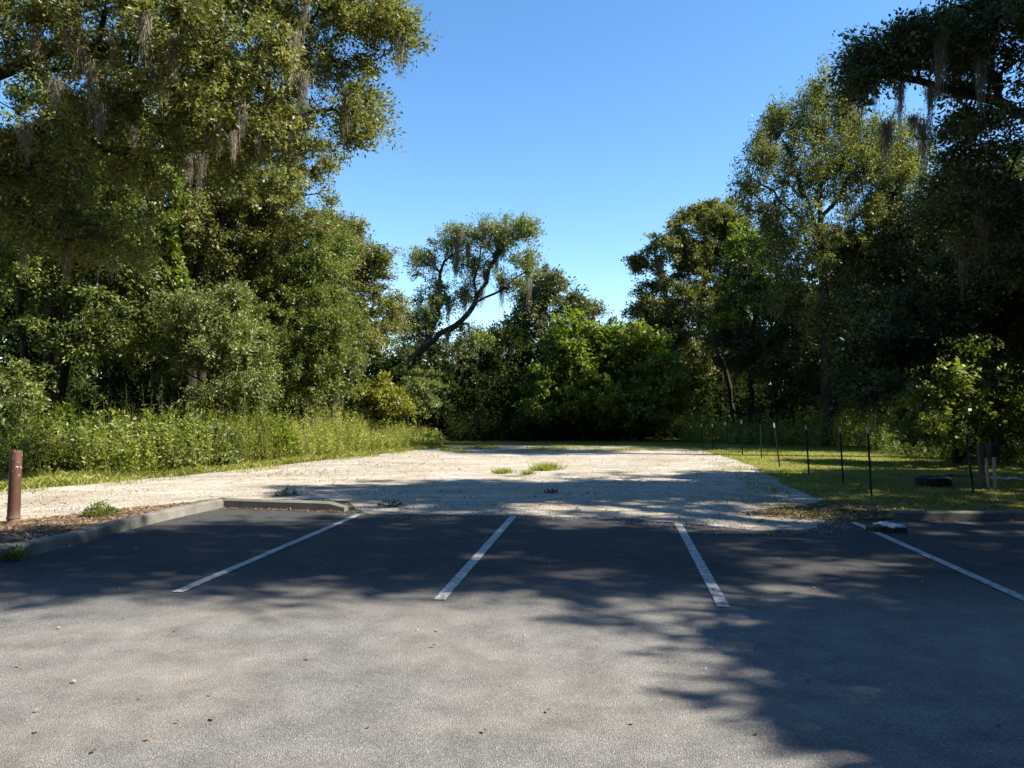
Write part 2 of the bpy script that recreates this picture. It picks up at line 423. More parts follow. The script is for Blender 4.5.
NLEAF = 0
def tree(name, label, cat, trunks, limbs, blobs, leaf, seed, per=120, L=.13, rc=.55, tip=.012, base=None, moss=0, moss_size=1,
         twigs=8, up=.5, droop=.15, group=None, shell=.42, sides=7, flat=.65, moss_pts=(), W=.45, moss_low=None):
    """trunks/limbs: polylines in world space; blobs: (centre, radii, clusters)"""
    global NLEAF
    rng = np.random.default_rng(seed)
    root = np.array(trunks[0][0]); e = empty(name, root, label, cat, group)
    sk = Skel(rng)
    last = sk.line(trunks[0])
    for t in trunks[1:]: sk.line(t, parent=sk.nearest(t[0]) if np.min(np.linalg.norm(np.array(sk.p)-np.array(t[0]), axis=1)) < .8 else 0)
    for l in limbs: sk.limb(l)
    C = blob_points(rng, blobs, shell); sk.connect(C)
    V, Q = sk.wood(sides, tip, base)
    rcs = rc*rng.uniform(.6, 1.4, len(C))
    LV, LQ, var, S, E = foliage(rng, C, rcs, per, L, flat, twigs, up, droop, W=W)
    TV, TQ = twig_mesh(S, E, tip*.45)
    mesh_np('trunk', np.concatenate([V, TV])-root, np.concatenate([Q, TQ+len(V)]), M['bark'], e, smooth=True)
    mesh_np('crown', LV-root, LQ, M[leaf], e, attr=var); NLEAF += len(LQ)
    if moss:
        ps = np.array(sk.p); zz = ps[:, 2]; ok = np.where(zz > (moss_low if moss_low is not None else root[2]+3))[0]
        add_moss(e, [ps[i]-np.array([0, 0, .05]) for i in rng.choice(ok, moss)], rng, moss_size)
    if len(moss_pts): add_moss(e, moss_pts, rng, moss_size)
    return e

def B(px, py, d, rx, ry, rd, n):        # crown lump given where it is seen, its distance, its half sizes in px and its half depth in m
    return (at(px, py, d), np.array([rx/F*d, rd, ry/F*d]), n)
def G(px, d): return np.array([(px-512)/F*d, d, 0.])

exec_trees = True
# ================================================================= SETTING
def sheet(name, poly, z, mat, wob=0., step=.25, kind='structure', seed=0):
    pts = []
    n = len(poly)
    for i in range(n):
        a, b = np.array(poly[i][:2], float), np.array(poly[(i+1) % n][:2], float); L = np.linalg.norm(b-a); k = max(1, int(L/step)) if wob and L < 60 else 1
        nn = np.array([-(b-a)[1], (b-a)[0]])/max(L, 1e-6)
        for j in range(k):
            p = a+(b-a)*j/k; w = (vnoise(p*1.3, seed)-.5)*2*wob+(vnoise(p*5, seed+3)-.5)*wob if wob else 0
            pts.append(tuple(p+nn*w))
    me = bpy.data.meshes.new(name); me.from_pydata([(x, y, z) for x, y in pts], [], [list(range(len(pts)))]); me.update(); me.materials.append(mat)
    o = bpy.data.objects.new(name, me); COL.objects.link(o)
    tag(o, kind=kind); return o

# terrain: one big sheet to the horizon
sheet('ground', [(-900, -900), (900, -900), (900, 900), (-900, 900)], 0, M['soil'])
kerbL = [gp(-260, 700), gp(-120, 610), gp(0, 561), gp(35, 554.5), gp(78, 545), gp(115, 534), gp(156, 523), (gp(190, 515)), gp(225, 507.5)]
kerbL[0] = np.array([-9.5, 3.0, 0]); kerbL[1] = np.array([-7.6, 6.0, 0])
kerbL2 = [gp(225, 507.5), gp(345, 511.5)]
kerbR = [gp(892, 519.5), gp(1024, 520.5), gp(1400, 522)]
asph = [(-60, -60), (60, -60), (60, 3)]+[kerbR[2][:2]+(8, -.1)]+[kerbR[i][:2]+(0, .05) for i in (2, 1, 0)]+[gp(860, 521)[:2], gp(830, 519)[:2], gp(760, 512)[:2], gp(650, 506)[:2], gp(500, 506)[:2], gp(360, 508)[:2]]+[gp(345, 510)[:2]]+[p[:2]+(0, .06) for p in kerbL[::-1]]+[(-60, 2.5)]
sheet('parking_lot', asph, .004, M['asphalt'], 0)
lot = [gp(366, 513), gp(440, 515), gp(515, 515.5), gp(600, 517), gp(650, 520.5), gp(700, 526), gp(762, 531), gp(812, 530), gp(828, 523), gp(832, 512), gp(822, 499), gp(790, 486), gp(765, 473), gp(738, 461),
       gp(700, 449), gp(660, 446.5), gp(600, 445.5), gp(520, 445.5), gp(450, 447), gp(400, 451), gp(330, 459), gp(230, 471), gp(110, 482), gp(0, 491), gp(-120, 503), gp(-160, 540), gp(-40, 528), gp(60, 520), gp(140, 508), gp(225, 497), gp(345, 501), gp(352, 506)]
lot_xy = [tuple(p[:2]) for p in lot]
sheet('gravel_lot', lot_xy, .008, M['gravel'], .15)
mul = [gp(-300, 600), gp(-120, 585), gp(-10, 552), gp(30, 546), gp(75, 537), gp(115, 527), gp(156, 516.5), gp(222, 503), gp(190, 503), gp(120, 509), gp(60, 516), gp(-10, 524), gp(-150, 530)]
sheet('mulch_bed', [tuple(p[:2]) for p in mul], .012, M['mulch'], .07)
sheet('bare_soil', [tuple(gp(a, b)[:2]) for a, b in ((742, 512), (790, 506), (822, 500), (860, 506), (896, 512), (894, 518.5), (858, 520), (820, 519), (770, 517))], .012, M['soil'], .16, .12)
lawn = [gp(1500, 509), gp(1024, 512), gp(892, 512), gp(835, 512), gp(820, 499), gp(788, 486), gp(763, 473), gp(736, 461), gp(698, 449), gp(560, 445), gp(445, 446.5), gp(400, 440), gp(560, 437), gp(700, 437), gp(900, 441), gp(1100, 452), gp(1300, 465)]
lawn_xy = [tuple(p[:2]) for p in lawn]
sheet('grass_verge', lawn_xy, .004, M['lawn'], .1)
def quad_line(name, a, b, w, lab):
    a, b = np.array(a[:2]), np.array(b[:2]); d = (b-a)/np.linalg.norm(b-a); n = np.array([-d[1], d[0]])*w/2
    pts = [a-n, b-n, b+n, a+n]
    me = bpy.data.meshes.new(name); me.from_pydata([(p[0], p[1], .0125) for p in pts], [], [(0, 1, 2, 3)]); me.materials.append(M['paint'])
    o = bpy.data.objects.new(name, me); COL.objects.link(o)
    tag(o, lab, 'parking line', 'white stall lines painted on the asphalt')
quad_line('stall_line', gp(180, 591.5), gp(361, 514), .105, 'leftmost white stall line, ending beside the low end of the short straight kerb')
quad_line('stall_line', gp(440, 599), gp(513.5, 516), .105, 'white stall line left of centre, leaning right towards the gravel')
quad_line('stall_line', gp(722, 606.5), gp(677, 523), .105, 'white stall line right of centre, leaning left towards the gravel')
quad_line('stall_line', gp(1065, 618.5), gp(851, 522), .105, 'rightmost white stall line, running under the broken plastic lid')

def kerb(path, h, w, name, lab, taper_end=False):
    P = smooth_poly([np.array([p[0], p[1], 0.]) for p in path], .25); P = np.array(P)
    T = np.gradient(P, axis=0); T = unit(T); Nn = np.stack([-T[:, 1], T[:, 0], T[:, 2]*0], 1)
    prof = [(0, 0), (.012, h*.82), (.035, h*.97), (.06, h), (w-.02, h), (w, h-.02), (w, -.05)]
    V = []; n = len(P); m = len(prof)
    for i in range(n):
        s = 1.0
        if taper_end: s = min(1, (n-1-i)*.45+.5)
        for (u, z) in prof: V.append(P[i]+Nn[i]*u+np.array([0, 0, z*s+.002+(vnoise(P[i][:2]*3)-.5)*.008]))
    f = [[i*m+j, (i+1)*m+j, (i+1)*m+j+1, i*m+j+1] for i in range(n-1) for j in range(m-1)]
    mb = MB(); mb.add(V, f); b = 0; mb.f.append([j for j in range(m)]); mb.f.append([(n-1)*m+j for j in range(m)][::-1])
    o = mb.build(name, M['concrete'], smooth=True); tag(o, lab, 'kerb', None); return o
kerb(kerbL, .15, .17, 'concrete_kerb', 'long curved concrete kerb bordering the brown mulch bed')
kerb(kerbL2, .15, .17, 'concrete_kerb', 'short straight concrete kerb with a tapered end above the leftmost stall', True)
kerb(kerbR, .13, .17, 'concrete_kerb', 'shaded concrete kerb below the old tyre and wooden post')

# ================================================================= SMALL THINGS
# bollard
b0 = gp(16, 522.5); e = empty('bollard', b0, 'round brown painted steel bollard standing in the mulch bed', 'bollard')
mb = MB(); mb.lathe([(.088, -.05), (.086, .06), (.082, .5), (.081, 1.055), (.076, 1.07), (.05, 1.075)], 32, lean=(.02, 0)); mb.build('post', M['brown'], e, smooth=True)
mb = MB(); mb.lathe([(.094, .075), (.096, .085), (.094, .10), (.085, .10), (.085, .075)], 32, lean=(.02, 0)); mb.build('collar', M['brown'], e, smooth=True)
# T-posts
def tpost(px_b, py_b, px_t, py_t, lab, tip=True):
    b = gp(px_b, py_b); d = b[1]; t = at(px_t, py_t, d); e = empty('fence_post', b, lab, 'fence post', 'thin metal posts along the gravel edge')
    h = t[2]; lx = (t[0]-b[0])/h
    mb = MB()
    def slab(x0, x1, y0, y1, z0, z1): mb.add([(x+lx*z, y, z) for z in (z0, z1) for x, y in ((x0, y0), (x1, y0), (x1, y1), (x0, y1))], [(3, 2, 1, 0), (4, 5, 6, 7), (0, 1, 5, 4), (1, 2, 6, 5), (2, 3, 7, 6), (3, 0, 4, 7)])
    split = h-.13 if tip else h
    slab(-.020, .020, -.004, .004, -.1, split); slab(-.004, .004, .006, .034, -.1, split)
    z = .25
    while z < split-.05: slab(-.007, .007, -.013, -.006, z, z+.012); z += .055
    mb.build('stake', M['steel_green'], e)
    if tip:
        mb = MB(); slab(-.021, .021, -.005, .005, split+.002, h); slab(-.005, .005, .007, .035, split+.002, h); mb.build('tip', M['white'], e)
    return e
tpost(870, 496, 867, 427, 'white-tipped metal fence post nearest to the kerb end, left of the tyre')
tpost(842, 483, 839.5, 427, 'white-tipped metal fence post second from the tyre, on the lit grass')
tpost(808, 474, 805.5, 425, 'upright white-tipped fence post, third from the tyre')
tpost(779, 467, 773.5, 423, 'slightly leaning white-tipped fence post, fourth from the tyre')
tpost(761, 458, 760, 424, 'dark fence post without a white tip between two tipped ones', False)
tpost(742, 455, 741, 420, 'white-tipped fence post beside the far corner of the gravel')
tpost(726, 451, 725, 422, 'far fence post left of the last tall white-tipped one')
tpost(713, 449, 712, 424, 'second farthest fence post before the dark wood')
tpost(702, 447, 701, 424, 'farthest fence post, leftmost of the row before the dark wood')
tpost(971.5, 492, 965, 428, 'leaning white-tipped fence post between the tyre and the wooden post')

# tyre
t0 = gp(932, 485.5); e = empty('old_tyre', t0, 'old black tyre lying flat on the shaded grass', 'tyre')
prof = [(.215, .03), (.235, .0), (.30, -.0), (.335, .02), (.352, .06), (.354, .10), (.352, .145), (.335, .185), (.30, .205), (.235, .20), (.215, .175), (.208, .17), (.225, .15), (.30, .12), (.30, .08), (.225, .055), (.208, .035)]
mb = MB(); mb.lathe(prof, 48, closed=True)
for i in range(48):
    a = 2*math.pi*i/48
    for z, o in ((.05, 0), (.10, .06), (.15, 0)): mb.box((.354*math.cos(a+o), .354*math.sin(a+o), z), (.014, .03, .028), a+o)
mb.build('casing', M['rubber'], e, smooth=True)

# wooden post
w0 = gp(980, 489); e = tag(empty('wooden_post', w0, 'weathered grey wooden post leaning beside the black utility box', 'post'))
mb = MB(); mb.box((0, 0, .46), (.10, .10, 1.04), 0, (-.05, 0)); mb.build('shaft', M['wood'], e, bevel=.012)
mb = MB(); mb.box((.085, -.01, .80), (.05, .10, .30), .1, (-.05, 0)); mb.build('cleat', M['wood'], e, bevel=.006)
# utility box on two pale conduits
u0 = gp(989, 488); e = empty('utility_box', u0, 'black utility box raised on two pale conduit pipes', 'utility box')
mb = MB(); mb.box((.09, .02, .80), (.20, .14, .29)); mb.build('enclosure', M['black'], e, bevel=.02)
mb = MB(); mb.box((.09, -.057, .80), (.15, .012, .23)); mb.build('cover', M['black'], e, bevel=.004)
mb = MB(); mb.lathe([(.026, -.05), (.026, .66), (.02, .665)], 16, (-.06, -.02, 0), (-.06, 0)); mb.build('conduit', M['pvc'], e, smooth=True)
mb = MB(); mb.lathe([(.036, -.05), (.036, .615), (.045, .62), (.045, .66), (.03, .66)], 16, (.07, -.03, 0), (-.015, 0)); mb.build('conduit', M['pvc'], e, smooth=True)
# boards on the ground
def board(px, py, L, W_, rz, m, lab, z=.03):
    p = gp(px, py); mb = MB(); n = 7
    for k in range(n):
        x = (k-(n-1)/2)*L/n; mb.box((x, 0, z+.012*math.sin(k*1.7)), (L/n*1.001, W_, .03))
    o = mb.build('scrap_board', M[m], bevel=0); o.location = tuple(p); o.rotation_euler = (0, 0, rz)
    tag(o, lab, 'board'); return o
board(1005, 481, .62, .14, -.25, 'white', 'pale board lying on the ground right of the utility box', .07)
board(957, 477, .80, .10, .06, 'wood', 'grey weathered board lying behind the old tyre', .05)
# broken plastic lid on the rightmost line
l0 = gp(882, 530.5); e = empty('broken_lid', l0, 'dirty broken plastic lid lying across the rightmost stall line', 'debris')
rng = np.random.default_rng(5); n = 13; V = []
for j in range(n):
    for i in range(n):
        u, v = i/(n-1)-.5, j/(n-1)-.5; ed = max(abs(u), abs(v)); z = .105-.02*u+.010*math.sin(u*7+v*4)+.004*rng.normal()-.05*max(0, ed-.44)/.06*.5
        V.append((u*.40+.07+v*.07, v*.30, z))
fs = [(j*n+i, j*n+i+1, (j+1)*n+i+1, (j+1)*n+i) for j in range(n-1) for i in range(n-1) if not (i < 2 and j < 4)]
mb = MB(); mb.add(V, fs); o = mb.build('cover', M['tin'], e); sm = o.modifiers.new('thick', 'SOLIDIFY'); sm.thickness = .012
mb = MB()
for i in range(22):
    t = i/21; mb.box((-.20+.44*t, -.135+.012*math.sin(i*2.1), .042), (.024, .018, .075+.018*math.sin(i*5)), .15*math.sin(i))
for i in range(9): mb.box((.245+.014*i/2, -.12+.03*i, .045), (.018, .034, .08), .1)
for i in range(9): mb.box((-.20+.02*math.sin(i*4)*.5, -.12+.028*i, .03), (.03, .026, .05+.02*math.sin(i*3)), i*.9)
mb.box((0.03, .0, .03), (.34, .2, .05), .1)
mb.build('rim', M['rust'], e, bevel=.004)

# ================================================================= GROUND COVER (stuff)
def grass_patch(name, poly, n, h, w, mat, seed, label=None, keep=None, lean=.5, clump=True, dens=None):
    rng = np.random.default_rng(seed); poly = np.array([p[:2] for p in poly]); lo, hi = poly.min(0), poly.max(0)
    P = rng.uniform(lo, hi, (int(n*3), 2)); P = P[inpoly(P, poly)]
    if dens: P = P[vnoise(P*dens, seed) > rng.random(len(P))*.9+.05]
    if keep is not None: P = P[keep(P)]
    P = P[:n]; m = len(P)
    a = rng.uniform(0, 6.28, m); hh = h*rng.uniform(.4, 1.3, m)*(0.6+.8*vnoise(P*.8, seed+1)); ww = w*rng.uniform(.6, 1.3, m)
    base = np.concatenate([P, np.full((m, 1), .003)], 1)
    u = np.stack([np.cos(a), np.sin(a), a*0], 1); ln = rng.normal(size=(m, 3))*lean; ln[:, 2] = 0
    V = np.empty((m, 4, 3)); V[:, 0] = base-u*ww[:, None]; V[:, 1] = base+u*ww[:, None]
    mid = base+ln*hh[:, None]*.35; mid[:, 2] += hh*.6; top = base+ln*hh[:, None]; top[:, 2] += hh
    V[:, 2] = mid+u*ww[:, None]*.7; V[:, 3] = top
    o = mesh_np(name, V.reshape(-1, 3), np.arange(m*4).reshape(-1, 4), M[mat], attr=np.clip(.5+.25*rng.normal(size=m)+.5*(vnoise(P*.7, seed+5)-.5), 0, 1))
    if label: tag(o, label, 'grass', None)
    tag(o, kind='stuff'); return o
lotp = np.array(lot_xy)
grass_patch('lawn_grass', lawn, 120000, .05, .006, 'grass', 11, keep=lambda P: (P[:, 1] < 45), dens=1.2)
grass_patch('verge_grass', [gp(-60, 497), gp(0, 492), gp(110, 483), gp(230, 471), gp(330, 460), gp(440, 448), gp(445, 443), gp(330, 452), gp(200, 462), gp(0, 470), gp(-80, 475)], 45000, .13, .008, 'grass', 12)
grass_patch('gravel_sprouts', lot, 2600, .05, .006, 'grass', 13, keep=lambda P: (vnoise(P*1.1, 9) > .72) & ((P[:, 1] > 15) | (P[:, 0] < -4)))
grass_patch('dry_sprouts', lot, 6000, .05, .007, 'straw', 16, keep=lambda P: (vnoise(P*.8, 19) > .52) & (P[:, 0] < -2.5), lean=.9)
grass_patch('gravel_sprouts', [gp(-60, 505), gp(0, 496), gp(110, 487), gp(230, 475), gp(330, 463), gp(440, 449), gp(440, 446), gp(330, 456), gp(200, 469), gp(0, 484), gp(-80, 488)], 9000, .08, .007, 'grass', 17, keep=lambda P: vnoise(P*1.3, 21) > .48)
grass_patch('gravel_edge_grass', [gp(828, 524), gp(770, 516), gp(760, 500), gp(720, 470), gp(680, 452), gp(700, 447), gp(745, 461), gp(800, 485), gp(850, 505)], 5000, .05, .006, 'grass', 14, keep=lambda P: vnoise(P*1.5, 4) > .5)
grass_patch('gravel_edge_grass', [gp(440, 452), gp(690, 451), gp(700, 446), gp(440, 445)], 9000, .06, .008, 'grass', 15, keep=lambda P: vnoise(P*.9, 2) > .45)

def flakes(name, poly, n, size, mat, seed, keep=None, z=.014, sq=.6, upz=2.0):
    rng = np.random.default_rng(seed); poly = np.array([p[:2] for p in poly]); lo, hi = poly.min(0), poly.max(0)
    P = rng.uniform(lo, hi, (n*4, 2)); P = P[inpoly(P, poly)]
    if keep is not None: P = P[keep(P)]
    P = P[:n]; m = len(P); P3 = np.concatenate([P, z+rng.random((m, 1))*.012], 1)
    D = unit(rng.normal(size=(m, 3))*np.array([1, 1, .22])); Nn = unit(rng.normal(size=(m, 3))*.5+np.array([0, 0, upz])); U = unit(np.cross(Nn, D)); s = size*rng.uniform(.4, 1.5, m)
    V, Q = quads(P3, D, U, s, s*sq); V[:, 2] = np.maximum(V[:, 2], .0135)
    return tag(mesh_np(name, V, Q, M[mat], attr=rng.random(m)), kind='stuff')
flakes('mulch_litter', [p for p in mul]+[], 9000, .05, 'litter', 21)
flakes('fallen_leaves', [(-12, 2), (14, 2), (14, 12), (-9, 12)], 620, .032, 'litter', 22)
flakes('fallen_leaves', [gp(680, 528), gp(840, 530), gp(900, 520), gp(890, 505), gp(760, 490), gp(690, 508)], 700, .045, 'litter', 23, keep=lambda P: vnoise(P*1.7, 8) > .4)
flakes('soil_litter', [gp(735, 514), gp(800, 504), gp(870, 504), gp(898, 512), gp(892, 520), gp(800, 520)], 2600, .05, 'litter', 29)
flakes('fallen_leaves', [gp(835, 515), gp(1100, 511), gp(1100, 478), gp(900, 474), gp(800, 492)], 3500, .055, 'litter', 24)
for path, sd_ in ((kerbL, 26), (kerbL2, 27), (kerbR, 28)):
    pa = [np.array(p) for p in path]
    flakes('kerb_litter', [p-np.array([0, .16, 0]) for p in pa]+[p+np.array([0, .0, 0]) for p in pa[::-1]], 420, .035, 'litter', sd_)
flakes('gravel_litter', lot, 6000, .045, 'litter', 25, keep=lambda P: vnoise(P*.9, 28) > .38)

def stones(name, poly, n, s, seed, keep=None):
    rng = np.random.default_rng(seed); poly = np.array([p[:2] for p in poly]); lo, hi = poly.min(0), poly.max(0)
    P = rng.uniform(lo, hi, (n*5, 2)); P = P[inpoly(P, poly)]
    if keep is not None: P = P[keep(P)]
    P = P[:n]; m = len(P)
    base = np.array([(1, 0, 0), (0, 1, 0), (-1, 0, 0), (0, -1, 0), (0, 0, .8), (0, 0, -.5)], float)
    tri = np.array([(0, 1, 4), (1, 2, 4), (2, 3, 4), (3, 0, 4), (1, 0, 5), (2, 1, 5), (3, 2, 5), (0, 3, 5)])
    sz = s*rng.uniform(.3, 1.3, m)**1.5
    V = base[None]*(1+rng.normal(size=(m, 6, 1))*.25)*sz[:, None, None]; a = rng.uniform(0, 6.28, m); c, q = np.cos(a), np.sin(a)
    X = V[..., 0]*c[:, None]-V[..., 1]*q[:, None]; Y = V[..., 0]*q[:, None]+V[..., 1]*c[:, None]; V = np.stack([X, Y*.8, V[..., 2]], -1)
    V[..., :2] += P[:, None]; V[..., 2] += .012+sz[:, None]*.3
    return tag(mesh_np(name, V.reshape(-1, 3), (tri[None]+(np.arange(m)*6)[:, None, None]).reshape(-1, 3), M['stone']), kind='stuff')
stones('loose_gravel', [gp(350, 514), gp(500, 517), gp(600, 519), gp(700, 529), gp(830, 534), gp(840, 515), gp(700, 480), gp(0, 492), gp(100, 515), gp(225, 500), gp(345, 502)], 9000, .010, 31)
stones('loose_gravel', [gp(330, 514), gp(420, 520), gp(500, 519), gp(600, 521), gp(700, 534), gp(850, 538), gp(850, 522), gp(700, 522), gp(600, 516), gp(400, 514)], 2500, .006, 33)
stones('loose_gravel', [(-9, 3), (9, 3), (12, 12), (-7, 12)], 200, .007, 32)

# weeds along the left edge
def weeds(name, poly, n, h, seed, mat='weed', L=.10, nl=26, taper=False):
    rng = np.random.default_rng(seed); poly = np.array([p[:2] for p in poly]); lo, hi = poly.min(0), poly.max(0)
    P = rng.uniform(lo, hi, (n*5, 2)); P = P[inpoly(P, poly)][:n]; m = len(P)
    if taper: P = P[vnoise(P*1.1, seed+4) > .26]; m = len(P)
    hh = h*rng.uniform(.45, 1.2, m)*(.35+1.2*vnoise(P*.7, seed))
    if taper: hh *= np.clip((-P[:, 0]-2.6)/4.5, .25, 1)
    lean = rng.normal(size=(m, 2))*.13
    top = np.concatenate([P+lean*hh[:, None], hh[:, None]], 1); bot = np.concatenate([P, np.zeros((m, 1))], 1)
    pi = np.repeat(np.arange(m), nl); t = rng.random(m*nl)**.75
    S = bot[pi]+(top-bot)[pi]*t[:, None]; d = unit(rng.normal(size=(m*nl, 3))*np.array([1, 1, .35])+np.array([0, 0, .35]))
    S = S+d*(rng.random(m*nl)*.16*hh[pi]*(1.15-t))[:, None]
    D = unit(d+np.array([0, 0, .2])); Nn = unit(rng.normal(size=(m*nl, 3))*.5+np.array([0, 0, .8])); U = unit(np.cross(Nn, D)); s = L*rng.uniform(.5, 1.3, m*nl)*(1.2-t*.5)
    V, Q = quads(S, D, U, s, s*.34)
    tv, tq = twig_mesh(bot, top, .006)
    var = np.clip(.5+.2*rng.normal(size=m*nl)+(.22*rng.normal(size=m))[pi]+.35*(vnoise(P*.35, seed+9)-.5)[pi], 0, 1)
    o = mesh_np(name, np.concatenate([V, tv]), np.concatenate([Q, tq+len(V)]), M[mat], attr=np.concatenate([var, np.full(len(tq), .4)]))
    return tag(o, kind='stuff')
wl = [gp(-70, 487), gp(0, 481), gp(60, 477), gp(120, 477), gp(200, 471), gp(280, 462), gp(350, 455.5), gp(445, 446.5), gp(443, 439), gp(350, 443), gp(200, 449), gp(0, 454), gp(-140, 456)]
weeds('tall_weeds', wl, 5200, 1.25, 41, L=.12, nl=30, taper=True)
weeds('tall_weeds', [gp(130, 474), gp(200, 471), gp(350, 456), gp(440, 447), gp(440, 441), gp(300, 450), gp(130, 458)], 1900, 1.3, 42, 'leaf_yellow', L=.07, nl=20, taper=True)
weeds('broad_leaf_weeds', [gp(-70, 480), gp(60, 476), gp(130, 477), gp(230, 467), gp(300, 459), gp(300, 450), gp(130, 455), gp(-80, 460)], 1100, 1.5, 47, 'leaf_bright', L=.19, nl=26, taper=True)
weeds('dry_stalks', wl, 900, 1.5, 43, 'straw', L=.05, nl=16, taper=True)
weeds('far_weeds', [gp(680, 443.5), gp(720, 443.5), gp(760, 446), gp(860, 449), gp(900, 449), gp(900, 445), gp(700, 440), gp(680, 440)], 1300, 1.35, 44, 'weed', L=.14, nl=18)
weeds('far_weeds', [gp(448, 442.5), gp(690, 441), gp(690, 437), gp(448, 437)], 2200, 1.3, 45, 'leaf_shade', L=.16, nl=18)
weeds('far_weeds', [gp(860, 452), gp(960, 464), gp(1060, 470), gp(1150, 464), gp(900, 444)], 1500, 1.2, 46, 'leaf_green', L=.12, nl=20)

# individual tufts
def tuft(px, py, wpx, h, mat, lab, seed, n=260, cat='weed', kind='leafy'):
    c = gp(px, py); rng = np.random.default_rng(seed); e = empty('weed_tuft' if kind == 'leafy' else 'grass_tuft', c, lab, cat)
    r = wpx/F*c[1]/2
    if kind == 'leafy':
        a = rng.uniform(0, 6.28, n); q = rng.random(n)**.5; P = np.stack([np.cos(a)*q*r, np.sin(a)*q*r, h*(1-q**2*.6)*rng.uniform(.15, 1, n)], 1)
        out = unit(P+np.array([0, 0, .05])); D = unit(out+rng.normal(size=(n, 3))*.5); Nn = unit(rng.normal(size=(n, 3))*.4+np.array([0, 0, 1.])); U = unit(np.cross(Nn, D)); s = .05*rng.uniform(.5, 1.3, n)
        V, Q = quads(P, D, U, s, s*.5); tv, tq = twig_mesh(np.zeros((40, 3))+rng.normal(size=(40, 3))*np.array([r*.2, r*.2, 0]), P[:40], .003)
        mesh_np('foliage', V, Q, M[mat], e, attr=np.clip(.5+rng.normal(size=n)*.25, 0, 1)); mesh_np('stems', tv, tq, M['straw'], e, attr=np.full(len(tq), .3))
    else:
        m = n; a = rng.uniform(0, 6.28, m); q = np.abs(rng.normal(size=m))*.5
        base = np.stack([np.cos(a)*q*r, np.sin(a)*q*r*.7, np.full(m, .004)], 1); d = unit(np.stack([np.cos(a)*.5+rng.normal(size=m)*.3, np.sin(a)*.5+rng.normal(size=m)*.3, np.ones(m)], 1)); hh = h*rng.uniform(.4, 1.2, m)
        U = unit(np.cross(d, rng.normal(size=(m, 3)))); V, Q = quads(base, d, U, hh, np.full(m, .014))
        mesh_np('blades', V, Q, M[mat], e, attr=np.clip(.5+rng.normal(size=m)*.25, 0, 1))
    return e
tuft(102, 516, 30, .22, 'leaf_green', 'leafy green weed growing in the mulch bed behind the curved kerb', 61, 700)
tuft(20, 559, 22, .16, 'leaf_bright', 'small bright green weed growing against the kerb face below the bollard', 62, 220)
tuft(287, 496, 22, .14, 'leaf_dark', 'low dark weed just behind the short straight kerb', 63, 160)
tuft(391, 506, 24, .10, 'leaf_dark', 'dark weed on the gravel right of the straight kerb end', 64, 120)
tuft(551, 493, 14, .07, 'leaf_dark', 'small dark flat weed alone in the shaded gravel', 65, 90)
tuft(545, 470.5, 32, .24, 'weed', 'largest bright grass tuft in the middle of the gravel', 66, 900, 'grass tuft', 'g')
tuft(503, 473.5, 22, .16, 'weed', 'bright grass tuft left of the largest one on the gravel', 67, 500, 'grass tuft', 'g')
tuft(528, 474.5, 16, .13, 'weed', 'small grass tuft between the two brighter tufts on the gravel', 68, 300, 'grass tuft', 'g')
tuft(145, 475, 50, .42, 'leaf_bright', 'low bushy bright green weed at the front of the left weed bank', 69, 900)

# ================================================================= TREES
# --- left side
tree('live_oak', 'largest live oak at the upper left, its moss-hung branches spreading over the frame', 'tree',
     [[(-15.5, 17, 0), (-15, 17, 3), (-14, 16.6, 6), (-12.5, 16, 8.5), (-11, 15.5, 11)]],
     [[(-14, 16.6, 6), (-11.5, 16, 6.9), at(40, 118, 15.5), at(85, 116, 15), at(130, 105, 15)], [(-12.5, 16, 8.5), at(90, 40, 15), at(190, 60, 14.5), at(260, 80, 15)],
      [(-11, 15.5, 11), at(200, -40, 15), at(300, -30, 15.5), at(370, 10, 16), at(395, 50, 16)]],
     [B(40, 30, 15, 80, 60, 2.4, 46), B(140, 40, 15, 80, 70, 2.6, 95), B(230, 70, 14.5, 75, 75, 2.4, 105), B(300, 20, 15.5, 60, 55, 2.2, 60), B(365, 12, 16, 38, 40, 1.6, 44), B(352, 110, 16, 22, 40, 1.2, 24),
      B(160, 130, 15, 120, 50, 2.2, 70), B(250, -70, 15.5, 140, 60, 3, 90), B(60, -60, 15, 130, 60, 3, 60), B(25, 190, 16, 60, 50, 2, 50), B(20, 150, 15.5, 60, 28, 1.6, 40), B(90, 230, 17, 70, 30, 1.6, 40)],
     'leaf_olive', 101, per=290, L=.080, rc=.52, tip=.009, base=.24, shell=.30, moss=60, moss_size=.8, moss_low=5.2, twigs=10, W=.42,
     moss_pts=[at(108, 30, 14), at(290, 25, 14), at(238, 98, 13.5), at(186, 155, 13.5), at(198, 152, 13.6), at(70, 10, 14), at(165, 10, 14), at(130, 125, 13.2), at(60, 20, 13), at(85, 60, 13), at(50, 75, 13), at(150, 60, 12.8), at(170, 30, 12.6), at(20, 120, 13.5), at(300, 70, 13.4), at(345, 90, 15), at(230, 130, 12.8), at(95, 100, 13)])
tree('forest_tree', 'dark shaded tree with bare lower trunks at the far left, beneath the mossy oak', 'tree',
     [[G(45, 23), at(48, 330, 23), at(55, 200, 23), at(60, 100, 23)], [G(62, 24), at(66, 340, 24), at(84, 240, 24), at(100, 140, 24)], [G(25, 23.5), at(20, 300, 23.5), at(10, 200, 23.5)]], [],
     [B(30, 200, 23, 70, 70, 2.4, 95), B(110, 190, 24, 65, 75, 2.4, 105), B(60, 290, 24, 85, 55, 2.5, 75), B(120, 290, 24, 50, 70, 2.0, 85), B(95, 335, 23.5, 50, 20, 1.5, 20), B(10, 385, 22, 26, 28, 1, 16), B(60, 110, 24, 100, 50, 2, 50)],
     'leaf_green', 102, per=230, L=.11, rc=.6, base=.25, moss=6)
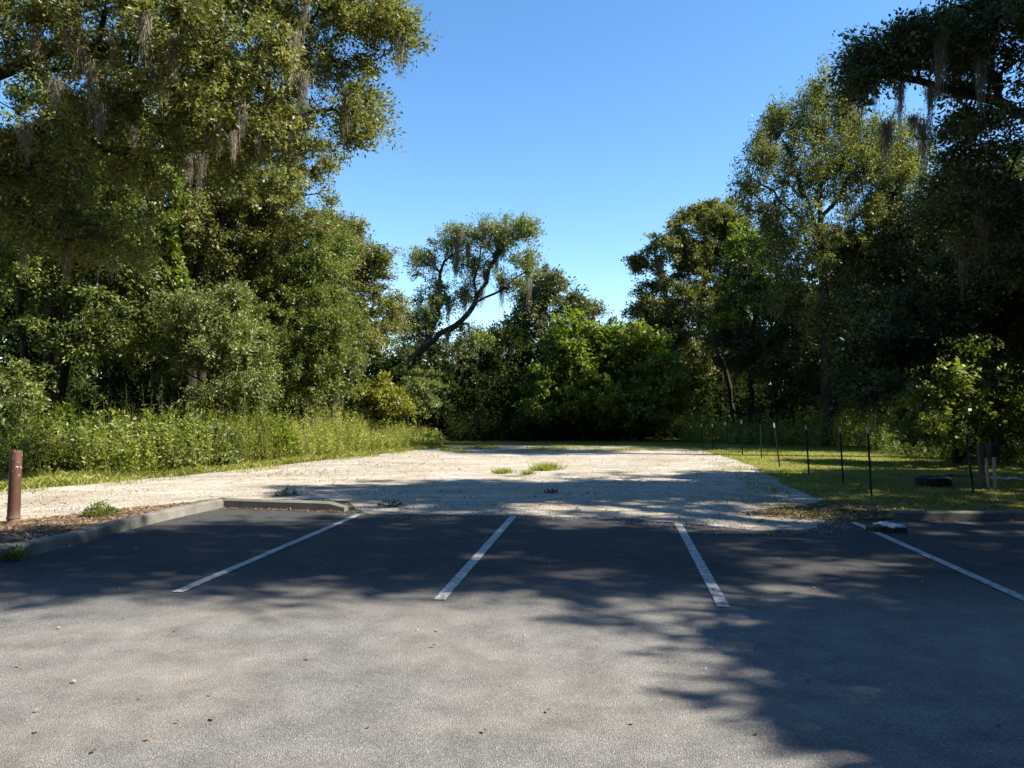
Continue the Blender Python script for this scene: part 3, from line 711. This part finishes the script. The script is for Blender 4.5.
tree('sapling', 'grey-green low sapling at the left edge in front of the dark trunks', 'tree', [[G(-10, 20.5), at(-4, 420, 20.5), at(4, 385, 20.5)]], [],
     [B(2, 400, 20.5, 32, 26, .9, 26)], 'leaf_grey', 103, per=150, L=.09, rc=.35, base=.05)
tree('forest_tree', 'tall tree with twin dark trunks left of the grey-green tree', 'tree',
     [[G(155, 27), at(156, 340, 27), at(150, 240, 27), at(150, 150, 27)], [G(168, 27.5), at(172, 350, 27.5), at(180, 260, 27.5)]], [],
     [B(140, 210, 27, 55, 60, 2.2, 80), B(150, 290, 26.5, 45, 50, 2, 50), B(190, 180, 27, 50, 60, 2.2, 85), B(130, 335, 26, 30, 16, 1.6, 16), B(140, 130, 27, 70, 40, 2, 50)],
     'leaf_green', 104, per=200, L=.12, rc=.6, base=.22, moss=4)
# climbing vine on a column of its own
rngv = np.random.default_rng(8); nv = 2600
yv = rngv.uniform(165, 295, nv); xv = 173+4*np.sin(yv*.05)+rngv.normal(size=nv)*(2.6+3.2*(yv > 270))
Pv = np.array([at(x, y, 24.4+rngv.normal()*.1) for x, y in zip(xv, yv)]); Dv, Uv = leaf_frames(rngv, nv, np.array([0, -.3, 0]), .4, .5); sv = .15*rngv.uniform(.6, 1.3, nv)
e = empty('climbing_vine', at(173, 295, 24.4), 'bright green hanging vine forming a narrow column among the left trees', 'vine')
Vv, Qv = quads(Pv, Dv, Uv, sv, sv*.6); mesh_np('foliage', Vv-np.array(e.location), Qv, M['leaf_bright'], e, attr=np.clip(.6+.25*rngv.normal(size=nv), 0, 1))
mb = MB(); pp = [at(173+4*math.sin(y*.05), y, 24.45) for y in range(60, 420, 12)]
for a, b in zip(pp[:-1], pp[1:]): mb.add([a+(-.02, 0, 0), a+(.02, 0, 0), a+(0, .03, 0), b+(-.02, 0, 0), b+(.02, 0, 0), b+(0, .03, 0)], [(0, 1, 4, 3), (1, 2, 5, 4), (2, 0, 3, 5)])
o = mb.build('stem', M['bark'], e); o.data.transform(__import__('mathutils').Matrix.Translation(-Vector(e.location)))

tree('forest_tree', 'tall olive-leaved tree with several dark trunks above the grey-green clump', 'tree',
     [[G(187, 26), at(190, 380, 26), at(196, 280, 26), at(215, 200, 26.5), at(225, 130, 27)], [G(196, 26.4), at(202, 370, 26.4), at(225, 290, 26.5), at(255, 220, 27)], [G(183, 26.2), at(180, 350, 26.2), at(172, 270, 26)]], [],
     [B(230, 170, 27, 60, 50, 2.4, 100), B(270, 205, 27, 50, 45, 2.2, 85), B(215, 235, 26.5, 45, 40, 2, 50), B(300, 150, 28, 35, 35, 1.6, 34), B(240, 115, 28, 70, 40, 2, 60)],
     'leaf_olive', 105, per=250, L=.11, rc=.6, base=.26, moss=7)
tree('small_tree', 'pale grey-green bushy tree in front of the twin dark trunks', 'tree',
     [[G(205, 24), at(206, 400, 24), at(212, 350, 24)], [G(212, 24), at(222, 390, 24), at(240, 350, 24)]], [],
     [B(196, 318, 23.5, 34, 20, 1.2, 40), B(228, 302, 24, 22, 16, 1, 22), B(240, 338, 24, 26, 24, 1.2, 42), B(205, 352, 23.6, 26, 18, 1, 30), B(176, 362, 24, 16, 22, .9, 14), B(250, 385, 24, 22, 22, .9, 28), B(215, 392, 23.5, 22, 18, .8, 22)],
     'leaf_grey', 106, per=230, L=.085, rc=.48, base=.07, flat=.8)
tree('small_tree', 'feathery yellow-green tree rising behind the weed bank, left of the centre gap', 'tree',
     [[G(300, 29), at(300, 380, 29), at(296, 300, 29), at(292, 240, 29)], [G(306, 29), at(318, 370, 29), at(330, 320, 29)]], [],
     [B(265, 300, 28.5, 44, 52, 1.8, 100), B(320, 250, 29.5, 34, 40, 1.6, 60), B(305, 290, 29, 45, 65, 2.2, 140), B(330, 345, 29, 32, 50, 1.7, 85), B(285, 375, 28.5, 40, 40, 1.6, 65), B(245, 265, 28.5, 35, 35, 1.6, 50)],
     'leaf_green', 107, per=240, L=.095, rc=.5, base=.14, flat=.9)
tree('forest_tree', 'rounded grey-olive tree with bare branch tips pointing right into the sky', 'tree',
     [[G(335, 36), at(335, 350, 36), at(332, 290, 36), at(340, 240, 36)]], [[at(335, 300, 36), at(355, 285, 36), at(375, 276, 36), at(398, 280, 35.5)], [at(338, 260, 36), at(365, 255, 36), at(392, 266, 36)]],
     [B(325, 255, 36, 38, 38, 2.4, 95), B(350, 275, 36, 40, 38, 2.2, 90), B(360, 330, 36, 30, 40, 2, 60), B(372, 262, 36, 18, 14, 1, 12), B(395, 310, 38, 16, 22, 1.5, 22), B(345, 232, 36, 18, 16, 1.2, 24)],
     'leaf_olive', 108, per=250, L=.12, rc=.6, base=.24, moss=16, moss_size=1.5, moss_low=5)
tree('shrub', 'yellow-leaved shrub at the right end of the tall weeds', 'shrub',
     [[G(380, 34), at(380, 420, 34), at(384, 395, 34)]], [],
     [B(378, 397, 34, 26, 18, 1.2, 40), B(395, 405, 34, 18, 12, 1, 20), B(362, 412, 34, 22, 18, 1, 24)], 'leaf_yellow', 109, per=130, L=.15, rc=.42, base=.06)
tree('shrub', 'round dull green shrub beneath the leaning oak', 'shrub', [[G(418, 37), at(418, 400, 37)]], [],
     [B(420, 392, 37, 20, 22, 1.3, 40)], 'leaf_grey', 110, per=220, L=.10, rc=.45, base=.06)
for k, (px, d, w, h, mt, lb) in enumerate(((68, 19.5, 30, 26, 'leaf_green', 'leafy green shrub in the weed bank just right of the bollard'), (150, 20.5, 36, 22, 'leaf_olive', 'olive-green shrub in the weed bank, below the twin dark trunks'),
        (208, 22, 30, 24, 'leaf_green', 'green shrub in the weed bank below the grey-green tree'), (268, 24.5, 24, 20, 'leaf_bright', 'bright broad-leaved shrub standing taller in the weed bank'), (20, 21, 34, 26, 'leaf_grey', 'grey-green shrub behind the bollard at the left edge'))):
    by = HZ+F*H/d
    tree('shrub', lb, 'shrub', [[G(px, d), at(px, by-20, d), at(px+2, by-36, d)]], [], [B(px, by-22, d, w, h*.8, .9, 34), B(px+w*.5, by-14, d-.3, w*.6, 14, .7, 16), B(px-w*.4, by-34, d, w*.5, 12, .6, 12)],
         mt, 140+k, per=130, L=.10, rc=.34, base=.04, W=.5)
# leaning oak
lt = [G(392, 41), at(402, 385, 41), at(418, 352, 41), at(440, 335, 41), at(462, 318, 41), at(475, 303, 41)]
tree('leaning_oak', 'live oak leaning right against the open sky, moss hanging from its bent trunk', 'tree', [lt],
     [[at(475, 303, 41), at(495, 292, 41), at(512, 280, 41), at(528, 270, 41)], [at(425, 345, 41), at(436, 315, 41.5), at(437, 285, 41.5), at(445, 262, 41.5), at(460, 250, 41.5)],
      [at(472, 305, 41), at(486, 280, 41), at(494, 258, 41), at(510, 240, 41)], [at(475, 303, 41), at(478, 270, 41.5), at(482, 250, 41.5)]],
     [B(512, 232, 41, 22, 14, 1.4, 34), B(488, 238, 41, 24, 18, 1.6, 34), B(455, 240, 41.5, 20, 13, 1.4, 26), B(425, 262, 41.5, 16, 15, 1.2, 20), B(520, 262, 41, 14, 12, 1.1, 14), B(470, 268, 41.5, 24, 14, 1.5, 22),
      B(430, 300, 41.5, 20, 22, 1.5, 30), B(455, 290, 42, 20, 14, 1.2, 16), B(505, 280, 41, 16, 8, 1, 9), B(470, 335, 42, 22, 14, 1.4, 20), B(420, 325, 42, 18, 16, 1.5, 24)],
     'leaf_grey', 111, per=190, L=.11, rc=.72, tip=.011, base=.22, moss=24, moss_size=1.5, moss_low=4.5, twigs=8, flat=.9)
# --- centre, at the far side of the gravel
tree('forest_tree', 'dark conical tree rising behind the bright green bush, right of the leaning oak', 'tree', [[G(545, 50), at(545, 350, 50), at(546, 290, 50)]], [],
     [B(546, 292, 50, 26, 22, 2.2, 62), B(538, 320, 50, 30, 24, 2.4, 62), B(552, 350, 50, 40, 30, 2.6, 70), B(575, 305, 50, 14, 14, 1.4, 16)], 'leaf_oak', 112, per=190, L=.17, rc=.75, base=.3, moss=4, moss_size=1.5)
tree('forest_tree', 'small mossy treetop showing just above the bright green bush', 'tree', [[G(590, 52), at(590, 340, 52), at(588, 312, 52)]], [],
     [B(588, 312, 52, 12, 8, 1.2, 14), B(592, 332, 52, 24, 16, 2, 30)], 'leaf_oak', 113, per=160, L=.17, rc=.65, base=.2, moss=5, moss_size=1.3)
tree('bush', 'bright green leafy bush, the left dome of the two at the far side', 'bush', [[G(572, 40), at(572, 400, 40), at(574, 360, 40)], [G(580, 40), at(590, 395, 40)]], [],
     [B(578, 355, 40, 34, 36, 2.4, 130), B(560, 395, 39.5, 34, 34, 2.2, 100), B(600, 392, 39.5, 36, 34, 2.2, 90)], 'leaf_bright', 114, per=170, L=.17, rc=.6, base=.14, W=.6)
tree('bush', 'bright green leafy bush, the right dome of the two at the far side', 'bush', [[G(640, 39), at(640, 400, 39), at(642, 360, 39)], [G(634, 39), at(622, 395, 39)]], [],
     [B(638, 358, 39, 30, 34, 2.4, 110), B(655, 385, 38.5, 30, 36, 2.3, 105), B(632, 405, 38.5, 40, 28, 2.2, 90), B(618, 350, 39.5, 14, 18, 1.2, 24)], 'leaf_bright', 115, per=170, L=.17, rc=.6, base=.14, W=.6)
tree('forest_tree', 'dark tree filling the gap behind the leaning oak trunk', 'tree', [[G(500, 48), at(498, 360, 48), at(500, 330, 48)], [G(482, 48), at(480, 370, 48)]], [],
     [B(500, 345, 48, 30, 22, 2.4, 60), B(470, 365, 48, 34, 26, 2.4, 60), B(515, 385, 47, 34, 30, 2.4, 60), B(450, 395, 47, 30, 30, 2.2, 50)], 'leaf_shade', 116, per=170, L=.17, rc=.75, base=.22, moss=8, moss_size=1.3)
# --- right side
tree('forest_tree', 'open-crowned tree with layered branches left of the tall right tree', 'tree',
     [[G(690, 46), at(692, 380, 46), at(700, 320, 46), at(708, 270, 46), at(712, 230, 46)], [G(722, 46), at(722, 370, 46), at(730, 300, 46), at(745, 260, 46)]],
     [[at(700, 320, 46), at(680, 290, 45.5), at(660, 272, 45.5), at(640, 262, 45.5)], [at(706, 280, 46), at(690, 255, 46), at(672, 240, 46)]],
     [B(710, 220, 46, 30, 22, 1.8, 62), B(675, 240, 45.5, 26, 16, 1.5, 36), B(648, 262, 45.5, 18, 12, 1.2, 20), B(740, 245, 46, 34, 28, 2, 66), B(690, 300, 45.5, 34, 24, 2, 50), B(655, 310, 46, 24, 18, 1.5, 28), B(720, 300, 46, 40, 34, 2.2, 70), B(680, 350, 46, 36, 26, 2.2, 60), B(665, 325, 46, 30, 26, 1.8, 44), B(705, 265, 46, 34, 26, 1.8, 44), B(728, 215, 46.5, 24, 18, 1.5, 24), B(662, 285, 46, 20, 14, 1.3, 18), B(690, 262, 46, 24, 18, 1.5, 26), B(648, 345, 47, 26, 22, 1.8, 32)],
     'leaf_olive', 117, per=260, L=.14, rc=.68, tip=.011, base=.22, moss=8, moss_size=1.4)
tree('small_tree', 'yellow-green sunlit tree between the layered tree and the tall right tree', 'tree',
     [[G(752, 39), at(752, 370, 39), at(756, 300, 39), at(754, 260, 39)]], [],
     [B(752, 250, 39, 30, 26, 1.8, 46), B(765, 290, 38.5, 34, 26, 1.8, 50), B(730, 320, 38.5, 22, 20, 1.4, 24)], 'leaf_bright', 118, per=140, L=.16, rc=.55, base=.15, W=.55)
tt = [G(828, 33), at(827, 380, 33), at(826, 300, 33), at(822, 230, 33), at(824, 170, 33), at(826, 110, 33)]
tree('tall_tree', 'tall feathery tree with a vine-clad dark trunk, highest crown right of the sky gap', 'tree', [tt],
     [[at(824, 270, 33), at(800, 220, 33), at(775, 190, 32.5), at(752, 175, 32.5)], [at(823, 240, 33), at(802, 180, 33), at(785, 130, 33), at(778, 110, 33)], [at(823, 220, 33), at(850, 180, 33), at(872, 140, 33.5)], [at(825, 290, 33), at(862, 240, 33), at(895, 200, 33.5)]],
     [B(826, 110, 33, 26, 34, 1.5, 50), B(786, 125, 33, 20, 28, 1.3, 34), B(768, 155, 32.5, 24, 20, 1.3, 24), B(755, 182, 32.5, 18, 12, 1.1, 13), B(820, 170, 33, 42, 34, 2.2, 80), B(870, 160, 33.5, 36, 36, 2, 80), B(895, 190, 34, 30, 40, 2, 60),
      B(800, 235, 33, 40, 36, 2.2, 70), B(860, 235, 33.5, 45, 36, 2.2, 70), B(820, 300, 33, 50, 34, 2.2, 56), B(770, 210, 33, 22, 16, 1.3, 18), B(905, 150, 34.5, 30, 34, 1.8, 50), B(850, 125, 33.5, 22, 26, 1.4, 28)],
     'leaf_olive', 119, per=210, L=.10, rc=.60, tip=.009, base=.22, moss=4, twigs=9, flat=1.5, up=.3)
tree('forest_tree', 'dark slender tree standing just left of the tall feathery tree', 'tree',
     [[G(790, 37), at(790, 380, 37), at(788, 320, 37), at(792, 280, 37)], [G(772, 37), at(774, 380, 37), at(768, 330, 37)]], [],
     [B(790, 300, 37, 36, 34, 2.2, 66), B(770, 350, 37, 34, 34, 2, 56), B(745, 285, 38, 24, 24, 1.6, 26), B(740, 340, 38, 28, 28, 1.8, 36), B(800, 380, 36.5, 30, 24, 2, 36)], 'leaf_dark', 120, per=190, L=.14, rc=.65, base=.2, moss=4)
tree('forest_tree', 'dense dark tree right of the tall feathery tree', 'tree',
     [[G(905, 33), at(905, 360, 33), at(900, 280, 33), at(905, 220, 33)], [G(872, 34), at(874, 370, 34), at(876, 300, 34)]], [],
     [B(900, 250, 33, 50, 40, 2.4, 100), B(880, 320, 33, 50, 40, 2.4, 90), B(940, 300, 32.5, 45, 50, 2.2, 90), B(940, 220, 33, 45, 44, 2.2, 90), B(870, 385, 33, 50, 24, 2, 50)], 'leaf_oak', 121, per=230, L=.125, rc=.65, base=.28, moss=6)
tree('forest_tree', 'dark tree with heavy crown at the right edge behind the wooden post', 'tree',
     [[G(1010, 30), at(1010, 360, 30), at(1005, 280, 30), at(1000, 200, 30)]], [],
     [B(1000, 210, 30, 60, 60, 2.4, 120), B(1000, 300, 30, 50, 50, 2.2, 90), B(1060, 260, 30, 60, 80, 2.4, 100)], 'leaf_dark', 122, per=230, L=.12, rc=.65, base=.3, moss=6)
tree('small_tree', 'sunlit yellow-green maple-like sapling above the old tyre', 'tree',
     [[G(955, 23), at(955, 420, 23), at(950, 370, 23)], [G(975, 23), at(978, 400, 23), at(985, 360, 23)]], [],
     [B(945, 385, 22.5, 40, 30, 1.4, 46), B(985, 375, 22.5, 36, 34, 1.3, 34), B(965, 345, 23, 34, 18, 1.1, 24), B(930, 425, 22, 34, 20, 1, 18), B(1010, 415, 22, 30, 26, 1, 18)], 'leaf_green', 123, per=120, L=.13, rc=.48, base=.08, W=.65)
tree('small_tree', 'dark low-branched tree whose twigs hang in front of the wood above the fence posts', 'tree',
     [[(14.5, 18.5, 0), (14, 18.2, 2.5), (13, 18, 4.2)]], [[(13.6, 18.1, 3.2), at(960, 330, 17.4), at(900, 360, 17.2), at(872, 385, 17)]],
     [B(900, 345, 17.4, 48, 22, 1.1, 40), B(870, 378, 17, 24, 14, .8, 15), B(950, 310, 17.4, 50, 26, 1.2, 46), B(985, 260, 17.4, 50, 40, 1.5, 60), B(1020, 330, 17.4, 40, 60, 1.5, 50)], 'leaf_dark', 124, per=170, L=.11, rc=.5, base=.16, W=.55)
# big oak reaching in from the right
tree('live_oak', 'dark live oak reaching in from the upper right corner with an arched bare limb', 'tree',
     [[(15.5, 15.5, 0), (15.3, 15.3, 3), (14.2, 15, 5.5), (12.8, 14.6, 7.2)]],
     [[(12.8, 14.6, 7.2), at(1000, 100, 14), at(960, 86, 14), at(925, 74, 13.8), at(895, 70, 13.6), at(870, 62, 13.6)], [(12.8, 14.6, 7.2), (11.5, 14.2, 9), at(960, 0, 13.5), at(920, -20, 13.5)],
      [(14.2, 15, 5.5), at(1000, 190, 15), at(960, 200, 15)], [(12.8, 14.6, 7.2), (12, 14, 11), (10.5, 13.5, 13)]],
     [B(893, 50, 13.6, 34, 18, 1.0, 30), B(868, 80, 13.6, 12, 16, .6, 12), B(935, 36, 13.8, 34, 24, 1.1, 32), B(985, 45, 14, 40, 40, 1.4, 48), B(995, 120, 14.5, 40, 34, 1.5, 40), B(985, 190, 15, 46, 38, 1.6, 56), B(1015, 240, 15, 40, 50, 1.6, 70),
      B(1010, 10, 14, 50, 50, 1.8, 60), ((11.5, 13.5, 10.5), (2.6, 2.4, 1.6), 70), ((14.5, 15, 11.5), (3, 2.8, 2), 70), ((15.5, 14.5, 8), (2.5, 2.4, 2), 50)],
     'leaf_oak', 125, per=230, L=.075, rc=.46, tip=.008, base=.22, moss=16, moss_size=.8, moss_low=5.5, twigs=10,
     moss_pts=[at(918, 112, 13.7), at(890, 120, 13.7), at(928, 118, 13.8), at(905, 78, 13.7), at(935, 82, 13.8)])
# oaks out of frame to the right whose crowns shade the stalls
tree('live_oak', 'spreading live oak beyond the right edge, shading the stalls', 'tree',
     [[(20, 8, 0), (19.6, 8, 3.5), (18, 8, 7), (16, 8, 10)]], [[(16, 8, 10), (13.5, 7.8, 11.6), (11, 7.5, 12.6), (9, 7.2, 13)], [(18, 8, 7), (16, 6, 8.5), (14, 4.6, 9.2)], [(16, 8, 10), (15, 11, 12.2), (13.5, 14, 13.2)]],
     [((10, 6.6, 13.2), (3.4, 2.3, 1.0), 125), ((14, 7.0, 13.0), (3.0, 3.0, 1.4), 170), ((18.3, 7.5, 12.4), (3, 3.2, 1.8), 120), ((16.3, 4.2, 9.6), (2.8, 2.4, 1.3), 140), ((13.2, 12.4, 13.4), (3.0, 2.6, 1.2), 150), ((17, 12.5, 13), (3.0, 2.8, 1.6), 140),
      ((18.8, 14.6, 9.6), (2.6, 3.2, 1.8), 95), ((20.5, 11, 12), (2.6, 2.8, 1.8), 80), ((17.8, 18, 7.5), (2.2, 1.8, 1.6), 90), ((20.5, 16, 8), (2.6, 3, 2), 120), ((23.5, 14, 9), (2.6, 3, 2), 90)],
     'leaf_oak', 126, per=150, L=.155, rc=.62, base=.4, moss=0)
tree('live_oak', 'small live oak beyond the right edge, nearest to the camera', 'tree',
     [[(18.5, 1.0, 0), (18, 1.2, 3), (16.5, 2.4, 6)]], [[(16.5, 2.4, 6), (14.5, 3, 7.8), (13, 3.4, 8.6)]],
     [((13.5, 3.4, 8.8), (2.4, 1.6, .9), 150), ((12.9, 1.9, 8.8), (1.6, 1.2, .8), 100), ((15.8, 2.4, 8.6), (2.6, 2.2, 1.2), 160), ((18.5, 1.8, 8), (2.5, 2.4, 1.6), 100)],
     'leaf_oak', 127, per=150, L=.16, rc=.55, base=.3)
tree('forest_tree', 'tall tree beyond the right edge, shading the far gravel', 'tree',
     [[(23.5, 24.5, 0), (23, 24.4, 6), (22.6, 24.6, 13), (22, 25, 20)]], [],
     [((20.6, 25.4, 18), (2.2, 1.6, 2.0), 70), ((22, 27.5, 21), (2.6, 1.6, 2.2), 70), ((24.5, 25, 22), (2.4, 1.4, 2.4), 60)],
     'leaf_oak', 128, per=120, L=.15, rc=.75, base=.3)

# --- far woodland: closed wall of leaves behind everything, plus dark undergrowth and stems
def woodland(name, lumps, per, L, mat, seed, rc=1.1, twigs=7):
    rng = np.random.default_rng(seed); C = blob_points(rng, lumps, .5); rcs = rc*rng.uniform(.6, 1.4, len(C))
    LV, LQ, var, S, E = foliage(rng, C, rcs, per, L, .8, twigs, .4, .15, W=.55)
    global NLEAF; NLEAF += len(LQ)
    return tag(mesh_np(name, LV, LQ, M[mat], attr=var), kind='stuff')
rw = random.Random(12); lumps = []
def top_row(px):    # skyline of the farthest wood, kept under what the nearer trees show
    pts = [(-300, 100), (0, 150), (250, 250), (380, 330), (450, 352), (600, 352), (690, 340), (760, 300), (860, 240), (1000, 160), (1400, 100)]
    for a, b in zip(pts[:-1], pts[1:]):
        if px <= b[0]: return a[1]+(b[1]-a[1])*(px-a[0])/(b[0]-a[0])
    return 100
for px in range(-260, 1330, 34):
    for d in (54, 60):
        x = px+rw.uniform(-12, 12); ht = H+(HZ-top_row(x)-rw.uniform(-8, 18))/F*d
        z = .8
        while z < ht-1.4:
            lumps.append((np.array([(x-512)/F*d, d+rw.uniform(-2, 2), z+.8]), np.array([2.2, 1.6, 1.9]), 15)); z += 2.5
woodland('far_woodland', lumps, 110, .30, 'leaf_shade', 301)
lumps = []
for k in range(60):
    a = R(188+k*2.6+rw.uniform(-2, 2)); q = rw.uniform(24, 34)
    for z in range(2, 17, 3): lumps.append((np.array([q*math.cos(a), q*math.sin(a), z+rw.uniform(-1, 1)]), np.array([2.6, 2.6, 2.2]), 7))
for k in range(46):
    a = R(176+k*2.7+rw.uniform(-2, 2)); q = rw.uniform(15, 19)
    for z in range(2, 18, 3): lumps.append((np.array([q*math.cos(a)-2, q*math.sin(a)+(6 if a < 4 else 0), z+rw.uniform(-1, 1)]), np.array([2.4, 2.4, 2.2]), 7))
for k in range(26):
    y = -16+k*1.45
    for z in range(2, 12, 3): lumps.append((np.array([26+rw.uniform(-2.5, 2.5)+max(0, y-8)*.25, y, z+rw.uniform(-1, 1)]), np.array([2.2, 1.8, 1.9]), 8))
woodland('sky_block_woodland', lumps, 45, .65, 'leaf_shade', 303, 1.5)  # unseen leaf walls added behind, left and right to cut sky light
lumps = []
for i in range(34): px = rw.uniform(-300, 250); d = rw.uniform(27, 44); lumps.append((np.array([(px-512)/F*d, d, rw.uniform(.6, 5.5)]), np.array([2.2, 1.8, 1.5]), 14))
for i in range(30): px = rw.uniform(250, 440); d = rw.uniform(38, 50); lumps.append((np.array([(px-512)/F*d, d, rw.uniform(.6, 4)]), np.array([2.2, 1.8, 1.5]), 14))
for i in range(40): px = rw.uniform(430, 760); d = rw.uniform(43, 52); lumps.append((np.array([(px-512)/F*d, d, rw.uniform(.6, 3.4)]), np.array([2.2, 1.8, 1.5]), 14))
for i in range(50): px = rw.uniform(760, 1250); d = rw.uniform(35, 48); lumps.append((np.array([(px-512)/F*d, d, rw.uniform(.6, 6)]), np.array([2.2, 1.8, 1.5]), 14))
for i in range(16): px = rw.uniform(990, 1250); d = rw.uniform(24, 32); lumps.append((np.array([(px-512)/F*d, d, rw.uniform(.6, 3)]), np.array([1.8, 1.5, 1.3]), 14))
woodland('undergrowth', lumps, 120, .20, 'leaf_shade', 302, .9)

# slender trunks one can tell apart inside the wood
lab = {110: 'thin dark trunk in the left wood, between the twin trunks and the far left tree', 265: 'thin dark trunk behind the feathery yellow-green tree', 403: 'pale straight trunk behind the leaning oak',
       455: 'dark straight trunk in the shade under the leaning oak moss', 735: 'slanting thin trunk left of the row of fence posts', 848: 'thin trunk immediately right of the tall tree trunk', 888: 'thin trunk in the dark wood behind the lit grass'}
for (px, d, lean, top) in ((110, 30, 8, 160), (265, 34, -6, 240), (403, 46, 2, 330), (455, 46, 4, 345), (735, 41, -22, 300), (848, 36, 6, 230), (888, 37, -5, 240)):
    tree('slender_tree', lab[px], 'tree', [[G(px, d), at(px+lean*.3, 380, d), at(px+lean, (380+top)/2, d), at(px+lean*1.1, top, d)]], [],
         [B(px+lean, top+20, d, 24, 26, 1.5, 26)], 'leaf_oak', 400+px, per=110, L=.14, rc=.6, base=.12)

# ================================================================= LIGHT, SKY, CAMERA
SUN_EL, SUN_AZ = 42.0, -10.0     # azimuth measured from +X (right) towards +Y (ahead)
world = bpy.data.worlds.new('World'); scene.world = world; world.use_nodes = True
nt = world.node_tree; bg = nt.nodes['Background']; sky = nt.nodes.new('ShaderNodeTexSky'); sky.sky_type = 'NISHITA'
sky.sun_disc = False; sky.sun_elevation = R(SUN_EL); sky.sun_rotation = R(90-SUN_AZ); sky.air_density = 1.0; sky.dust_density = .1; sky.ozone_density = 2.0; sky.altitude = 30
hs = nt.nodes.new('ShaderNodeHueSaturation'); hs.inputs['Saturation'].default_value = 1.22; hs.inputs['Value'].default_value = 1.2
nt.links.new(sky.outputs[0], hs.inputs['Color']); nt.links.new(hs.outputs[0], bg.inputs[0]); bg.inputs[1].default_value = .078
sl = bpy.data.lights.new('sun', 'SUN'); sl.energy = 5.0; sl.angle = R(.53); sl.color = (1.0, .93, .82)
so = bpy.data.objects.new('sun', sl); COL.objects.link(so)
dirv = Vector((math.cos(R(SUN_EL))*math.cos(R(SUN_AZ)), math.cos(R(SUN_EL))*math.sin(R(SUN_AZ)), math.sin(R(SUN_EL))))
so.rotation_euler = dirv.to_track_quat('Z', 'Y').to_euler(); so.location = (40, 10, 40)

cd = bpy.data.cameras.new('camera'); cam = bpy.data.objects.new('camera', cd); COL.objects.link(cam)
cd.sensor_width = 36; cd.lens = F/1024*36; cd.clip_end = 3000; cd.clip_start = .05
cam.location = (0, 0, H); cam.rotation_euler = (R(90)+math.atan((HZ-384)/F), 0, 0); scene.camera = cam
vs = scene.view_settings; vs.view_transform = 'Standard'; vs.look = 'None'; vs.gamma = 1; vs.exposure = 1.52
try: vs.use_curve_mapping = False
except Exception: pass
scene.render.engine = 'CYCLES'
cy = scene.cycles; cy.max_bounces = 5; cy.diffuse_bounces = 3; cy.glossy_bounces = 2; cy.transmission_bounces = 3; cy.transparent_max_bounces = 4
cy.use_denoising = True; cy.sample_clamp_indirect = 6
scene.render.use_persistent_data = False
print('LEAVES', NLEAF)
